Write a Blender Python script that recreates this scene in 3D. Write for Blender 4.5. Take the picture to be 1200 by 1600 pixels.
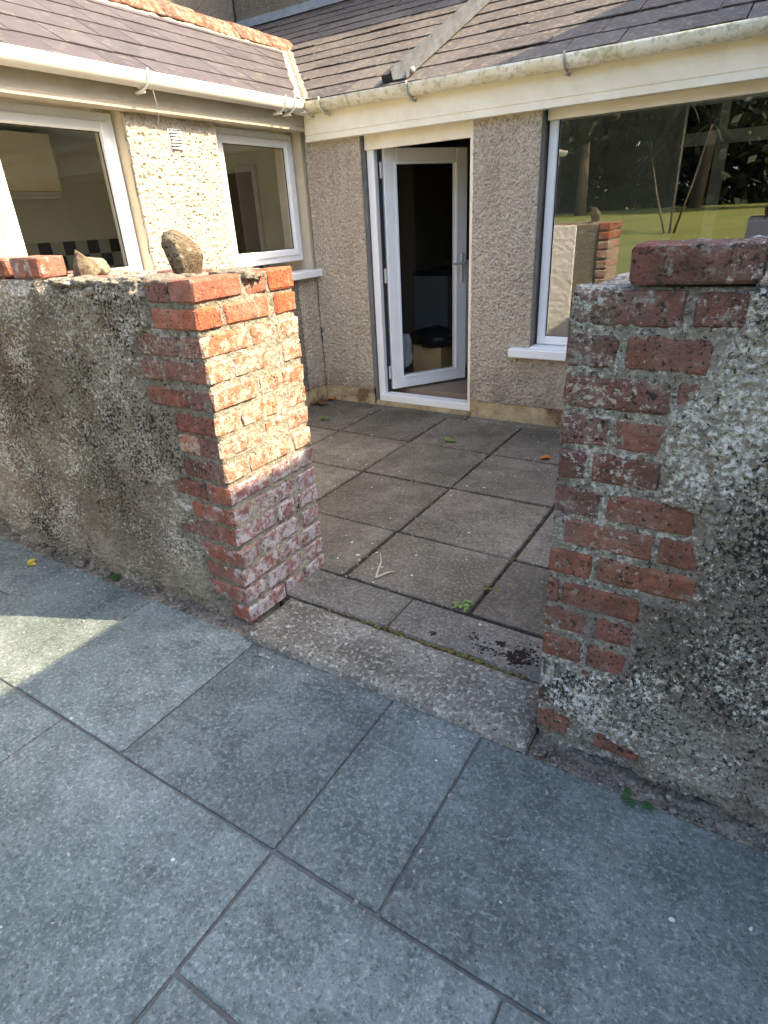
import bpy, bmesh, math, random
import numpy as np
from mathutils import Vector, Matrix
for o in list(bpy.data.objects): bpy.data.objects.remove(o)
S = bpy.context.scene
COL = S.collection
R_ = math.radians

# ---------------------------------------------------------------- camera, sky, sun, exposure
cam = bpy.data.cameras.new('camera')
cam.sensor_fit = 'VERTICAL'; cam.sensor_height = 36.0; cam.lens = 927.1 / 1600 * 36.0
cam.clip_start = 0.05; cam.clip_end = 2000
co = bpy.data.objects.new('camera', cam); COL.objects.link(co)
_r = Vector((0.84827094, 0.52717407, -0.05023846)); _d = Vector((0.19537125, -0.39971641, -0.89557628)); _f = Vector((-0.49220573, 0.74987618, -0.44206247))
m = Matrix((( _r.x, -_d.x, -_f.x), (_r.y, -_d.y, -_f.y), (_r.z, -_d.z, -_f.z))).to_4x4()
m.translation = (3.33226, -4.24131, 1.44547)
co.matrix_world = m
S.camera = co
LDIR = Vector((-1.0, -0.449, -1.097)).normalized()          # the way sunlight travels
SUN_EL = math.asin(-LDIR.z); SUN_AZ = math.atan2(-LDIR.x, -LDIR.y)
W = bpy.data.worlds.new('World'); S.world = W; W.use_nodes = True
nt = W.node_tree; bg = nt.nodes['Background']
sky = nt.nodes.new('ShaderNodeTexSky'); sky.sky_type = 'NISHITA'; sky.sun_disc = False
sky.sun_elevation = SUN_EL; sky.sun_rotation = SUN_AZ; sky.air_density = 1.0; sky.dust_density = 3.6; sky.ozone_density = 1.0
nt.links.new(sky.outputs[0], bg.inputs[0]); bg.inputs[1].default_value = 0.15
sl = bpy.data.lights.new('sun', 'SUN'); sl.energy = 3.2; sl.angle = R_(0.35); sl.color = (1.0, 0.82, 0.56)
so = bpy.data.objects.new('sun', sl); COL.objects.link(so); so.location = (20, 10, 25)
so.rotation_euler = LDIR.to_track_quat('-Z', 'Y').to_euler()
S.view_settings.view_transform = 'Standard'; S.view_settings.look = 'None'
S.view_settings.exposure = 2.42; S.view_settings.gamma = 1.0
S.render.engine = 'CYCLES'
S.cycles.max_bounces = 10; S.cycles.transparent_max_bounces = 12; S.cycles.diffuse_bounces = 5

# ---------------------------------------------------------------- numpy noise
def _hash(ix, iy, iz, seed):
    h = (ix.astype(np.int64) * 374761393 + iy.astype(np.int64) * 668265263 + iz.astype(np.int64) * 2147483647 + seed * 1274126177) & 0xFFFFFFFF
    h = ((h ^ (h >> 13)) * 1274126177) & 0xFFFFFFFF
    h = ((h ^ (h >> 16)) * 2246822519) & 0xFFFFFFFF
    return ((h ^ (h >> 15)) & 0xFFFFFF).astype(np.float64) / 0xFFFFFF
def vnoise(P, f, seed=0):
    q = P * f + seed * 17.13; i = np.floor(q); t = q - i; t = t * t * (3 - 2 * t); i = i.astype(np.int64)
    r = np.zeros(len(P))
    for dx in (0, 1):
        for dy in (0, 1):
            for dz in (0, 1):
                w = (t[:, 0] if dx else 1 - t[:, 0]) * (t[:, 1] if dy else 1 - t[:, 1]) * (t[:, 2] if dz else 1 - t[:, 2])
                r += w * _hash(i[:, 0] + dx, i[:, 1] + dy, i[:, 2] + dz, seed)
    return r * 2 - 1
def fbm(P, f, o=3, seed=0):
    r = np.zeros(len(P)); a = 1.0; s = 0
    for k in range(o): r += a * vnoise(P, f * 2.03 ** k, seed + k); s += a; a *= .55
    return r / s
def sst(x, a, b):
    t = np.clip((x - a) / (b - a), 0, 1); return t * t * (3 - 2 * t)

# ---------------------------------------------------------------- materials
class NT:
    def __init__(s, name, rough=.9):
        s.m = bpy.data.materials.new(name); s.m.use_nodes = True; s.t = s.m.node_tree
        s.b = s.t.nodes['Principled BSDF']; s.b.inputs['Roughness'].default_value = rough
        s.b.inputs['Specular IOR Level'].default_value = .3
        s._p = None
    def new(s, k): return s.t.nodes.new(k)
    def put(s, sock, v):
        if isinstance(v, bpy.types.NodeSocket): s.t.links.new(v, sock)
        elif isinstance(v, (tuple, list)): sock.default_value = tuple(v) + ((1,) if len(v) == 3 and sock.type == 'RGBA' else ())
        else: sock.default_value = v
    @property
    def pos(s):
        if s._p is None: s._p = s.new('ShaderNodeNewGeometry').outputs['Position']
        return s._p
    def scaled(s, sc):
        n = s.new('ShaderNodeVectorMath'); n.operation = 'MULTIPLY'; s.put(n.inputs[0], s.pos); n.inputs[1].default_value = sc; return n.outputs[0]
    def noise(s, scale, det=3, rough=.55, vec=None, dist=0):
        n = s.new('ShaderNodeTexNoise'); s.put(n.inputs['Vector'], vec or s.pos); n.inputs['Scale'].default_value = scale
        n.inputs['Detail'].default_value = det; n.inputs['Roughness'].default_value = rough; n.inputs['Distortion'].default_value = dist
        return n.outputs['Fac']
    def voro(s, scale, feat='F1', vec=None, out='Distance'):
        n = s.new('ShaderNodeTexVoronoi'); n.feature = feat; s.put(n.inputs['Vector'], vec or s.pos); n.inputs['Scale'].default_value = scale; return n.outputs[out]
    def ramp(s, fac, stops, interp='LINEAR'):
        n = s.new('ShaderNodeValToRGB'); e = n.color_ramp; e.interpolation = interp
        while len(e.elements) < len(stops): e.elements.new(.5)
        for el, (p, c) in zip(e.elements, stops):
            el.position = p; el.color = (c, c, c, 1) if isinstance(c, (int, float)) else tuple(c) + (1,)
        s.put(n.inputs[0], fac); return n.outputs[0]
    def mix(s, fac, a, b, mode='MIX'):
        n = s.new('ShaderNodeMix'); n.data_type = 'RGBA'; n.blend_type = mode
        s.put(n.inputs[0], fac); s.put(n.inputs[6], a); s.put(n.inputs[7], b); return n.outputs[2]
    def math(s, op, a, b=0.0):
        n = s.new('ShaderNodeMath'); n.operation = op; s.put(n.inputs[0], a); s.put(n.inputs[1], b); return n.outputs[0]
    def rnd(s): return s.new('ShaderNodeObjectInfo').outputs['Random']
    def attr(s, name):
        n = s.new('ShaderNodeAttribute'); n.attribute_name = name; return n.outputs['Fac']
    def bump(s, h, st=.5, dist=.01):
        n = s.new('ShaderNodeBump'); n.inputs['Strength'].default_value = st; n.inputs['Distance'].default_value = dist
        s.put(n.inputs['Height'], h); s.put(s.b.inputs['Normal'], n.outputs[0])
    def col(s, c): s.put(s.b.inputs['Base Color'], c); return s
def flat(name, c, rough=.6, var=.12, scale=25, metal=0, bump=0):
    n = NT(name, rough)
    f = n.ramp(n.noise(scale, 4), [(.25, 1 - var), (.75, 1 + var)])
    n.col(n.mix(1, c, f, 'MULTIPLY')); n.b.inputs['Metallic'].default_value = metal
    if bump: n.bump(n.noise(scale * 6, 3), bump, .004)
    return n.m
def brick_mat(name, stops, black=.60, lime=.62, limec=(.52, .46, .38), limeamt=.75, brown=0, bsc=110, over=None):
    n = NT(name, .94)
    c = n.ramp(n.rnd(), stops)
    c = n.mix(1, c, n.ramp(n.noise(30, 5, .7), [(.25, .5), (.75, 1.35)]), 'MULTIPLY')
    if brown: c = n.mix(n.math('MULTIPLY', n.ramp(n.noise(11, 3), [(.38, 0), (.6, 1)]), brown), c, (.085, .05, .03))
    c = n.mix(n.math('MULTIPLY', n.ramp(n.noise(6, 5, .7), [(.45, 0), (.7, 1)]), .45), c, tuple(x * .62 for x in limec))
    l = n.math('MULTIPLY', n.ramp(n.noise(24, 6, .75), [(lime - .03, 0), (lime + .07, 1)]), limeamt)
    c = n.mix(l, c, limec)
    k = n.math('MULTIPLY', n.ramp(n.noise(bsc, 2, .5), [(black, 0), (black + .06, 1)]), n.ramp(n.noise(9, 3, .6), [(.38, .1), (.58, 1)]))
    c = n.mix(k, c, (.025, .022, .017))
    if over:
        sc, white, bk, wc = over
        wl = n.math('ADD', n.noise(44 * sc, 5, .75), n.math('MULTIPLY', n.math('SUBTRACT', n.noise(3.2, 5, .65), .5), .7))
        c = n.mix(n.math('MULTIPLY', n.ramp(wl, [(white, 0), (white + .07, 1)]), .85), c, wc)
        bl = n.math('ADD', n.noise(58 * sc, 4, .72, n.scaled((1.0, 1.0, .8))), n.math('MULTIPLY', n.math('SUBTRACT', n.noise(2.6, 5, .65, n.scaled((1.0, 1.0, 1.0))), .5), .55))
        c = n.mix(n.ramp(bl, [(bk, 0), (bk + .06, .95)]), c, (.03, .027, .02))
    n.col(c); n.bump(n.math('ADD', n.noise(120, 4, .75), n.math('MULTIPLY', n.noise(28, 4, .7), 2.0)), .9, .008)
    return n.m
M = {}
RED = [(0, (.40, .105, .045)), (.3, (.42, .14, .07)), (.6, (.36, .09, .045)), (1, (.33, .12, .075))]
M['brick'] = brick_mat('worn_red_brick', RED)
M['brick_front'] = brick_mat('weathered_red_brick', [(0, (.25, .085, .055)), (.4, (.28, .105, .07)), (.7, (.22, .095, .08)), (1, (.27, .095, .055))], .59, .60, (.38, .32, .27), .6, .3, 85, (1.7, .60, .58, (.46, .41, .33)))
M['brick_wash'] = brick_mat('limewashed_brick', [(0, (.42, .16, .08)), (.5, (.36, .13, .075)), (1, (.40, .18, .11))], .60, .50, (.46, .40, .31), .9, 0, 95, (1.2, .60, .62, (.50, .45, .36)))
M['brick_mauve'] = brick_mat('mauve_brick', [(0, (.30, .13, .10)), (.5, (.27, .12, .11)), (1, (.34, .18, .16))], .63, .485, (.47, .44, .44), .9, 0, 95, (1.2, .60, .64, (.5, .47, .45)))  # greyer, more mauve brick and lime for the lower courses of the pier side
M['brick_low'] = brick_mat('rubbed_red_brick', [(0, (.29, .095, .055)), (.5, (.32, .115, .07)), (1, (.26, .095, .065))], .62, .56, (.50, .44, .40), .75, .25, 90)
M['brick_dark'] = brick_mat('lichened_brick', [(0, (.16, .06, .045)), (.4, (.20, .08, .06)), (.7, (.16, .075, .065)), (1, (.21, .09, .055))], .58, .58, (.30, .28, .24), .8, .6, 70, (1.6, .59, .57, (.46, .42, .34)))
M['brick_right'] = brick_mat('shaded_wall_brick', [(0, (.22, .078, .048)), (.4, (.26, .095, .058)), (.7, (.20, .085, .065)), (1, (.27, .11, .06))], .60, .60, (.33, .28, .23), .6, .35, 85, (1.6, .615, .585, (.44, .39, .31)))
# old cement: mortar / roughcast by attribute "rm" (0 mortar, 1 roughcast)
def cement(name, light, dark, lich, black=.55, moss=.0, brownamt=.5, mort=(.33, .29, .22), white=.55, sc=1.0, darkst=.5):
    n = NT(name, .95)
    big = n.noise(1.9, 5, .62); mid = n.noise(9 * sc, 5, .72); fine = n.noise(44 * sc, 5, .75); blk = n.noise(58 * sc, 4, .72, n.scaled((1.0, 1.0, .8))); tiny = n.noise(150, 3, .7)
    r = n.mix(n.ramp(big, [(.36, 0), (.62, 1)]), light, dark)
    r = n.mix(n.math('MULTIPLY', n.ramp(n.noise(3.3, 5, .65), [(.48, 0), (.66, 1)]), brownamt), r, (.19, .115, .065))
    r = n.mix(n.ramp(mid, [(darkst, 0), (darkst + .16, .75)]), r, dark)
    wl = n.math('ADD', fine, n.math('MULTIPLY', n.math('SUBTRACT', n.noise(3.2, 5, .65), .5), .7))
    r = n.mix(n.ramp(wl, [(white, 0), (white + .06, 1)]), r, lich)
    bl = n.math('ADD', blk, n.math('MULTIPLY', n.math('SUBTRACT', n.noise(2.6, 5, .65, n.scaled((1.0, 1.0, 1.0))), .5), .55))
    r = n.mix(n.ramp(bl, [(black, 0), (black + .05, .97)]), r, (.03, .027, .02))
    r = n.mix(1, r, n.ramp(tiny, [(.3, .72), (.7, 1.25)]), 'MULTIPLY')
    if moss: r = n.mix(n.ramp(n.noise(8, 6, .8), [(moss, 0), (moss + .05, 1)]), r, (.04, .036, .012))
    mo = n.mix(n.ramp(n.noise(38, 5, .75), [(.35, 0), (.65, 1)]), mort, tuple(x * .42 for x in mort))
    mo = n.mix(n.ramp(n.noise(85, 4, .7), [(.56, 0), (.64, 1)]), mo, (.03, .028, .02))
    mo = n.mix(n.math('MULTIPLY', n.ramp(wl, [(white + .02, 0), (white + .1, 1)]), .7), mo, lich)
    n.col(n.mix(n.attr('rm'), mo, r))
    n.bump(n.math('ADD', n.math('ADD', n.noise(170, 3, .7), n.math('MULTIPLY', n.noise(60, 4, .7), 2.0)), n.math('MULTIPLY', fine, 1.5)), 1.0, .008)
    return n.m
M['roughcast_l'] = cement('old_roughcast', (.46, .40, .29), (.22, .185, .13), (.60, .55, .45), .55, 0, .7, (.32, .28, .205), .545, 1.7)
M['roughcast_r'] = cement('lichened_roughcast', (.42, .375, .295), (.19, .16, .12), (.74, .70, .60), .545, .64, .4, (.38, .34, .265), .52, 1.6)
M['limeface'] = cement('slurried_pier_face', (.44, .395, .31), (.32, .285, .22), (.54, .50, .42), .595, 0, .35, (.44, .39, .30), .56, 1.2, .54)
M['walltop'] = cement('weathered_wall_top', (.40, .35, .27), (.25, .15, .10), (.54, .5, .43), .62, 0, .9)
M['whiterender'] = flat('white_masonry_paint', (.78, .77, .74), .85, .06, 12, 0, .3)
def dash(name, a, b, dark):
    n = NT(name, .93)
    c = n.mix(n.ramp(n.noise(55, 4, .7), [(.3, 0), (.7, 1)]), a, b)
    c = n.mix(n.ramp(n.noise(85, 4, .7), [(.50, 0), (.61, .82)]), c, dark)
    c = n.mix(n.math('MULTIPLY', n.ramp(n.noise(3.0, 5, .7, n.scaled((3.0, 3.0, .5))), [(.5, 0), (.7, 1)]), .3), c, dark)
    c = n.mix(n.ramp(n.noise(1.7, 5, .6), [(.5, 0), (.75, .3)]), c, dark)
    sx = n.new('ShaderNodeSeparateXYZ'); n.put(sx.inputs[0], n.pos)
    low = n.math('ADD', n.math('MULTIPLY', sx.outputs[2], -1.1), n.noise(5, 5, .7))
    c = n.mix(n.math('MULTIPLY', n.ramp(low, [(.12, 0), (.42, 1)]), .55), c, tuple(x * .8 for x in dark))
    n.col(c); n.bump(n.noise(150, 3, .7), .6, .006); return n.m
M['dash'] = dash('pebbledash', (.56, .49, .38), (.38, .325, .245), (.19, .158, .118))
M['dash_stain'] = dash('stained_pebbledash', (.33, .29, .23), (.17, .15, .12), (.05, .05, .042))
M['dash_up'] = dash('grey_pebbledash', (.24, .205, .155), (.15, .125, .095), (.06, .05, .04))
M['reveal'] = flat('painted_plaster_reveal', (.50, .43, .31), .85, .12, 9)
M['reveal_g'] = flat('grey_cement_reveal', (.27, .245, .21), .9, .25, 14, 0, .3)
def plinth():
    n = NT('stained_cement_plinth', .95)
    c = n.mix(n.ramp(n.noise(9, 5, .7), [(.35, 0), (.65, 1)]), (.50, .41, .24), (.30, .225, .12))
    c = n.mix(n.ramp(n.noise(4, 3), [(.55, 0), (.65, .8)]), c, (.12, .055, .025))
    c = n.mix(n.ramp(n.noise(60, 3), [(.6, 0), (.68, .8)]), c, (.55, .48, .35))
    n.col(c); n.bump(n.noise(70, 4, .7), .7, .01); return n.m
M['plinth'] = plinth()
def slab(name, lo, hi, pale, tint, pit=.62, spots=.79, ex=.45, var=.88):
    n = NT(name, .84)
    v = n.math('ADD', n.math('MULTIPLY', n.noise(3.4, 6, .65), .45), n.math('MULTIPLY', n.noise(17, 6, .78), .55))
    c = n.ramp(v, [(.40, lo), (.60, hi)])
    c = n.mix(n.math('MULTIPLY', n.ramp(n.noise(1.6, 5, .65), [(.45, 0), (.68, 1)]), ex), c, tint)
    c = n.mix(n.ramp(n.noise(66, 5, .78), [(.50, 0), (.68, .8)]), c, pale)
    c = n.mix(n.ramp(n.noise(105, 4, .75), [(pit - .07, 0), (pit + .06, .7)]), c, tuple(x * .5 for x in lo))
    c = n.mix(1, c, n.ramp(n.noise(2.3, 7, .75), [(.3, .72), (.7, 1.28)]), 'MULTIPLY')
    c = n.mix(1, c, n.ramp(n.rnd(), [(0, var), (1, 2 - var)]), 'MULTIPLY')
    c = n.mix(n.ramp(n.noise(31, 1, .3), [(spots, 0), (spots + .015, .9)]), c, (.55, .56, .54))
    n.col(c); n.bump(n.math('ADD', n.noise(130, 4, .75), n.math('MULTIPLY', n.noise(30, 5, .7), 2.0)), .6, .005); return n.m
M['terrace'] = slab('blue_grey_paving', (.060, .079, .077), (.160, .187, .180), (.30, .333, .315), (.108, .152, .142), .60, .80, .5, .86)
M['court'] = slab('brown_grey_paving', (.078, .066, .05), (.178, .156, .122), (.27, .245, .20), (.06, .054, .036), .60, .765, .85, .78)
M['kerb'] = slab('grey_kerb_concrete', (.075, .067, .054), (.165, .152, .125), (.29, .27, .23), (.06, .054, .04), .58, .8, .7)
def stepm():
    n = NT('exposed_aggregate_concrete', .93)
    c = n.ramp(n.noise(5, 5, .65), [(.35, (.085, .077, .06)), (.65, (.20, .186, .15))])
    c = n.mix(n.ramp(n.noise(60, 5, .75), [(.52, 0), (.64, .9)]), c, (.44, .42, .36))
    c = n.mix(n.ramp(n.noise(75, 4, .7), [(.54, 0), (.63, .95)]), c, (.055, .05, .04))
    n.col(c); n.bump(n.noise(110, 4, .7), .9, .006); return n.m
M['step'] = stepm()
M['joint'] = flat('grey_pointing', (.105, .108, .105), .9, .3, 40, 0, .6)
M['soil'] = flat('dark_soil', (.035, .028, .02), 1, .4, 60, 0, .8)
def slate(name, stops, spots, sc, amt):
    n = NT(name, .62)
    c = n.ramp(n.rnd(), stops)
    c = n.mix(1, c, n.ramp(n.noise(9, 5, .65), [(.3, .78), (.7, 1.18)]), 'MULTIPLY')
    c = n.mix(n.math('MULTIPLY', n.ramp(n.noise(sc, 4, .7), [(spots, 0), (spots + .07, 1)]), amt), c, (.20, .175, .13))
    n.col(c); n.bump(n.noise(40, 4, .6), .35, .004); return n.m
M['slate_w'] = slate('purple_slate', [(0, (.052, .043, .044)), (.35, (.070, .057, .058)), (.7, (.060, .052, .052)), (1, (.074, .064, .062))], .58, 14, .4)
M['slate_d'] = slate('lichened_slate', [(0, (.056, .047, .041)), (.35, (.086, .071, .059)), (.7, (.066, .056, .049)), (1, (.094, .079, .066))], .53, 26, .55)
M['deck'] = flat('roofing_felt', (.03, .028, .028), .95)
M['terra'] = brick_mat('terracotta_ridge', [(0, (.33, .11, .055)), (1, (.26, .09, .05))], .58, .50, (.27, .225, .165), .85, .6)
M['cement'] = flat('cream_cement', (.27, .23, .17), .9, .25, 18, 0, .6)
M['lead'] = flat('lead_flashing', (.22, .25, .28), .5, .2, 12)
M['galv'] = flat('galvanised_steel', (.085, .092, .10), .5, .35, 14, .1)
M['rust'] = flat('rusty_bolt', (.6, .55, .45), .6)
def upvc(name, c, dirt, amt):
    n = NT(name, .35)
    n.col(n.mix(n.math('MULTIPLY', n.ramp(n.noise(7, 5, .65), [(.4, 0), (.75, 1)]), amt), c, dirt)); return n.m
M['upvc'] = upvc('white_upvc', (.80, .80, .79), (.62, .60, .54), .35)
M['cream'] = upvc('cream_painted_board', (.86, .80, .65), (.66, .56, .38), .5)
M['beige'] = upvc('dirty_beige_board', (.42, .37, .28), (.30, .25, .18), .6)
def gutm():
    n = NT('algae_stained_gutter', .45)
    c = n.mix(n.ramp(n.noise(5, 4, .6), [(.4, 0), (.65, .75)]), (.78, .76, .66), (.62, .57, .36))
    c = n.mix(n.math('MULTIPLY', n.ramp(n.noise(24, 5, .75), [(.5, 0), (.62, 1)]), .7), c, (.34, .33, .17))
    n.col(c); return n.m
M['gutter_a'] = gutm()
M['gutter'] = upvc('white_gutter', (.80, .78, .72), (.60, .56, .44), .5)
def glassm(name, ior, tint=(.9, .93, .9)):
    n = NT(name); t = n.t; t.nodes.remove(n.b)
    tr = t.nodes.new('ShaderNodeBsdfTransparent'); tr.inputs[0].default_value = tint + (1,)
    gl = t.nodes.new('ShaderNodeBsdfGlossy'); gl.inputs['Roughness'].default_value = 0.0
    fr = t.nodes.new('ShaderNodeFresnel'); gm = t.nodes.new('ShaderNodeNewGeometry'); iv = t.nodes.new('ShaderNodeMapRange'); iv.inputs[3].default_value = ior; iv.inputs[4].default_value = 1 / ior
    t.links.new(gm.outputs['Backfacing'], iv.inputs[0]); t.links.new(iv.outputs[0], fr.inputs[0])
    mx = t.nodes.new('ShaderNodeMixShader'); t.links.new(fr.outputs[0], mx.inputs[0]); t.links.new(tr.outputs[0], mx.inputs[1]); t.links.new(gl.outputs[0], mx.inputs[2])
    t.links.new(mx.outputs[0], t.nodes['Material Output'].inputs[0]); return n.m
M['glass'] = glassm('double_glazing', 1.7, (.97, .98, .97))
M['glass_big'] = glassm('coated_double_glazing', 3.4, (.95, .96, .93))
M['dark'] = flat('dark_interior', (.012, .012, .011), .7)
M['blackgasket'] = flat('rubber_gasket', (.02, .02, .02), .6)
M['olive'] = flat('olive_wall_paint', (.62, .63, .53), .8, .06, 3)
M['cream_in'] = flat('cream_wall_paint', (.72, .69, .54), .8, .05, 3)
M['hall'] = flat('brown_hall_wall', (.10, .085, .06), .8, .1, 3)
M['ceil'] = flat('ceiling_paint', (.8, .8, .76), .8, .04, 3)
M['floor_in'] = flat('floor_tile', (.26, .19, .14), .45, .15, 8)
M['floor_pale'] = flat('pale_floor_tile', (.55, .50, .42), .4, .08, 8)
M['white_in'] = flat('white_joinery', (.62, .62, .58), .5, .05, 5)
M['grey_in'] = flat('grey_cabinet', (.16, .16, .15), .5, .05, 5)
M['tile_a'] = flat('pale_tile', (.45, .45, .42), .25, .06, 9)
M['tile_b'] = flat('slate_blue_tile', (.06, .065, .075), .25, .2, 20)
M['innerdoor'] = flat('brown_panel_door', (.17, .14, .11), .6, .1, 6)
M['card'] = flat('cardboard', (.46, .29, .13), .85, .1, 12)
M['bagblack'] = flat('black_polythene', (.012, .012, .013), .35)
M['paper'] = flat('white_plastic_bag', (.5, .53, .55), .6, .15, 14)
M['steel'] = flat('satin_steel', (.55, .55, .53), .4, .05, 30, .25)
def grassm():
    n = NT('mown_grass', .9)
    c = n.mix(n.ramp(n.noise(.7, 6, .7), [(.35, 0), (.65, 1)]), (.11, .135, .025), (.175, .185, .04))
    c = n.mix(1, c, n.ramp(n.noise(26, 4, .7), [(.3, .65), (.7, 1.35)]), 'MULTIPLY'); n.col(c)
    n.bump(n.noise(60, 3, .7), .8, .05); return n.m
M['grass'] = grassm()
def leafm(name, a, b):
    n = NT(name, .6); n.col(n.mix(n.ramp(n.noise(5, 3), [(.3, 0), (.7, 1)]), a, b)); return n.m
M['leaf'] = leafm('green_leaf', (.045, .085, .02), (.09, .13, .03))
M['leaf_d'] = leafm('dark_evergreen_leaf', (.008, .014, .006), (.016, .024, .009))
M['weed'] = leafm('weed_leaf', (.09, .16, .03), (.14, .20, .05))
M['weed_d'] = leafm('dark_weed_leaf', (.02, .06, .02), (.04, .09, .03))
M['leaf_y'] = flat('yellow_leaf', (.45, .34, .05), .7, .3, 60)
M['leaf_o'] = flat('orange_leaf', (.40, .12, .03), .7, .3, 60)
M['leaf_b'] = flat('brown_dead_leaf', (.12, .055, .025), .8, .4, 60)
M['moss'] = flat('dry_moss', (.13, .105, .03), 1, .5, 90, 0, .8)
M['moss_d'] = flat('black_moss', (.022, .014, .008), 1, .5, 90, 0, .8)
M['bark'] = flat('tree_bark', (.11, .09, .065), .95, .3, 12, 0, .8)
M['twig'] = flat('dry_twig', (.45, .40, .28), .8)
M['stone'] = brick_mat('lichened_stone', [(0, (.15, .115, .07)), (1, (.18, .14, .085))], .53, .60, (.42, .37, .26), .6, .5)
M['rubble'] = slab('crumbled_mortar', (.07, .06, .048), (.22, .195, .155), (.42, .385, .32), (.07, .06, .042), .57, .9, .5)
M['whitelichen'] = slab('pale_lichen', (.10, .095, .08), (.34, .33, .30), (.6, .6, .56), (.2, .19, .16), .58, .9, .3)
M['wire'] = flat('grey_wire', (.4, .38, .34), .5)

# ---------------------------------------------------------------- object helpers
def link(name, me, mat=None, parent=None, **props):
    o = bpy.data.objects.new(name, me); COL.objects.link(o)
    if mat is not None and me is not None and not me.materials: me.materials.append(mat if not isinstance(mat, str) else M[mat])
    if parent is not None: setpar(o, parent)
    for k, v in props.items(): o[k] = v
    return o
def wloc(p):
    v = p.location.copy()
    while p.parent: p = p.parent; v = v + p.location if False else v
    return v
def setpar(o, p):
    o.parent = p; o.matrix_parent_inverse = worldm(p).inverted()
def worldm(o):
    mb = o.matrix_basis
    return (worldm(o.parent) @ o.matrix_parent_inverse @ mb) if o.parent else mb.copy()
def empty(name, loc, label, cat, group=None):
    o = bpy.data.objects.new(name, None); COL.objects.link(o); o.location = loc; o.empty_display_size = .1
    o['label'] = label; o['category'] = cat
    if group: o['group'] = group
    return o
def mesh_np(name, V, F, smooth=True):
    me = bpy.data.meshes.new(name); V = np.asarray(V, np.float32); F = np.asarray(F, np.int32)
    me.vertices.add(len(V)); me.vertices.foreach_set('co', V.ravel())
    k = F.shape[1]; me.loops.add(F.size); me.loops.foreach_set('vertex_index', F.ravel())
    me.polygons.add(len(F)); me.polygons.foreach_set('loop_start', np.arange(0, F.size, k, dtype=np.int32)); me.polygons.foreach_set('loop_total', np.full(len(F), k, np.int32))
    me.polygons.foreach_set('use_smooth', np.full(len(F), smooth)); me.update(calc_edges=True); me.validate(); return me
def sheet(name, o, U, V, Nn, w, h, res, hf, mat, parent=None, skirt=.03, **props):
    """a displaced surface: hf(P,u,v) -> height, or (height, rm)"""
    o, U, V, Nn = (np.array(x, float) for x in (o, U, V, Nn))
    nu = max(2, int(w / res) + 1); nv = max(2, int(h / res) + 1)
    u, v = np.meshgrid(np.linspace(0, w, nu), np.linspace(0, h, nv)); u = u.ravel(); v = v.ravel()
    P = o + u[:, None] * U + v[:, None] * V
    H = hf(P, u, v); rm = None
    if isinstance(H, tuple): H, rm = H
    Q = P + H[:, None] * Nn
    idx = np.arange(nu * nv).reshape(nv, nu)
    F = np.stack([idx[:-1, :-1], idx[:-1, 1:], idx[1:, 1:], idx[1:, :-1]], -1).reshape(-1, 4)
    if np.dot(np.cross(U, V), Nn) < 0: F = F[:, ::-1]
    if skirt:
        ring = np.concatenate([idx[0, :], idx[1:, -1], idx[-1, -2::-1], idx[-2:0:-1, 0]])
        S0 = len(Q); Q = np.vstack([Q, Q[ring] - Nn * skirt])
        n = len(ring); a = ring; b = np.roll(ring, -1); c = S0 + (np.arange(n) + 1) % n; d = S0 + np.arange(n)
        SK = np.stack([a, d, c, b], -1)
        if np.dot(np.cross(U, V), Nn) < 0: SK = SK[:, ::-1]
        F = np.vstack([F, SK])
        if rm is not None: rm = np.concatenate([rm, rm[ring]])
    me = mesh_np(name, Q, F)
    if rm is not None:
        at = me.attributes.new('rm', 'FLOAT', 'POINT'); at.data.foreach_set('value', rm.astype(np.float32))
    return link(name, me, mat, parent, **props)
def bmobj(name, bm, mat, parent=None, smooth=False, **props):
    me = bpy.data.meshes.new(name); bm.normal_update(); bm.to_mesh(me); bm.free()
    if smooth: me.polygons.foreach_set('use_smooth', [True] * len(me.polygons))
    return link(name, me, mat, parent, **props)
def bm_box(bm, x0, x1, y0, y1, z0, z1, bev=0, jit=0, rng=None, mtx=None):
    r = bmesh.ops.create_cube(bm, size=1); vs = r['verts']
    for v in vs: v.co = Vector(((x0 + x1) / 2 + v.co.x * (x1 - x0), (y0 + y1) / 2 + v.co.y * (y1 - y0), (z0 + z1) / 2 + v.co.z * (z1 - z0)))
    if bev:
        es = list({e for v in vs for e in v.link_edges})
        rr = bmesh.ops.bevel(bm, geom=es, offset=bev, segments=1, affect='EDGES', profile=.5)
        vs = list({v for f in rr['faces'] for v in f.verts} | {v for v in vs if v.is_valid})
    if jit:
        for v in vs: v.co += Vector((rng.uniform(-jit, jit), rng.uniform(-jit, jit), rng.uniform(-jit, jit)))
    if mtx:
        for v in vs: v.co = mtx @ v.co
    return vs
def box(name, x0, x1, y0, y1, z0, z1, mat, parent=None, bev=0, jit=0, seed=0, **props):
    bm = bmesh.new(); bm_box(bm, x0, x1, y0, y1, z0, z1, bev, jit, random.Random(seed)); return bmobj(name, bm, mat, parent, **props)
def boxes(name, L, mat, parent=None, bev=0, **props):
    bm = bmesh.new()
    for b in L: bm_box(bm, *b, bev=bev)
    return bmobj(name, bm, mat, parent, **props)
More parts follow.
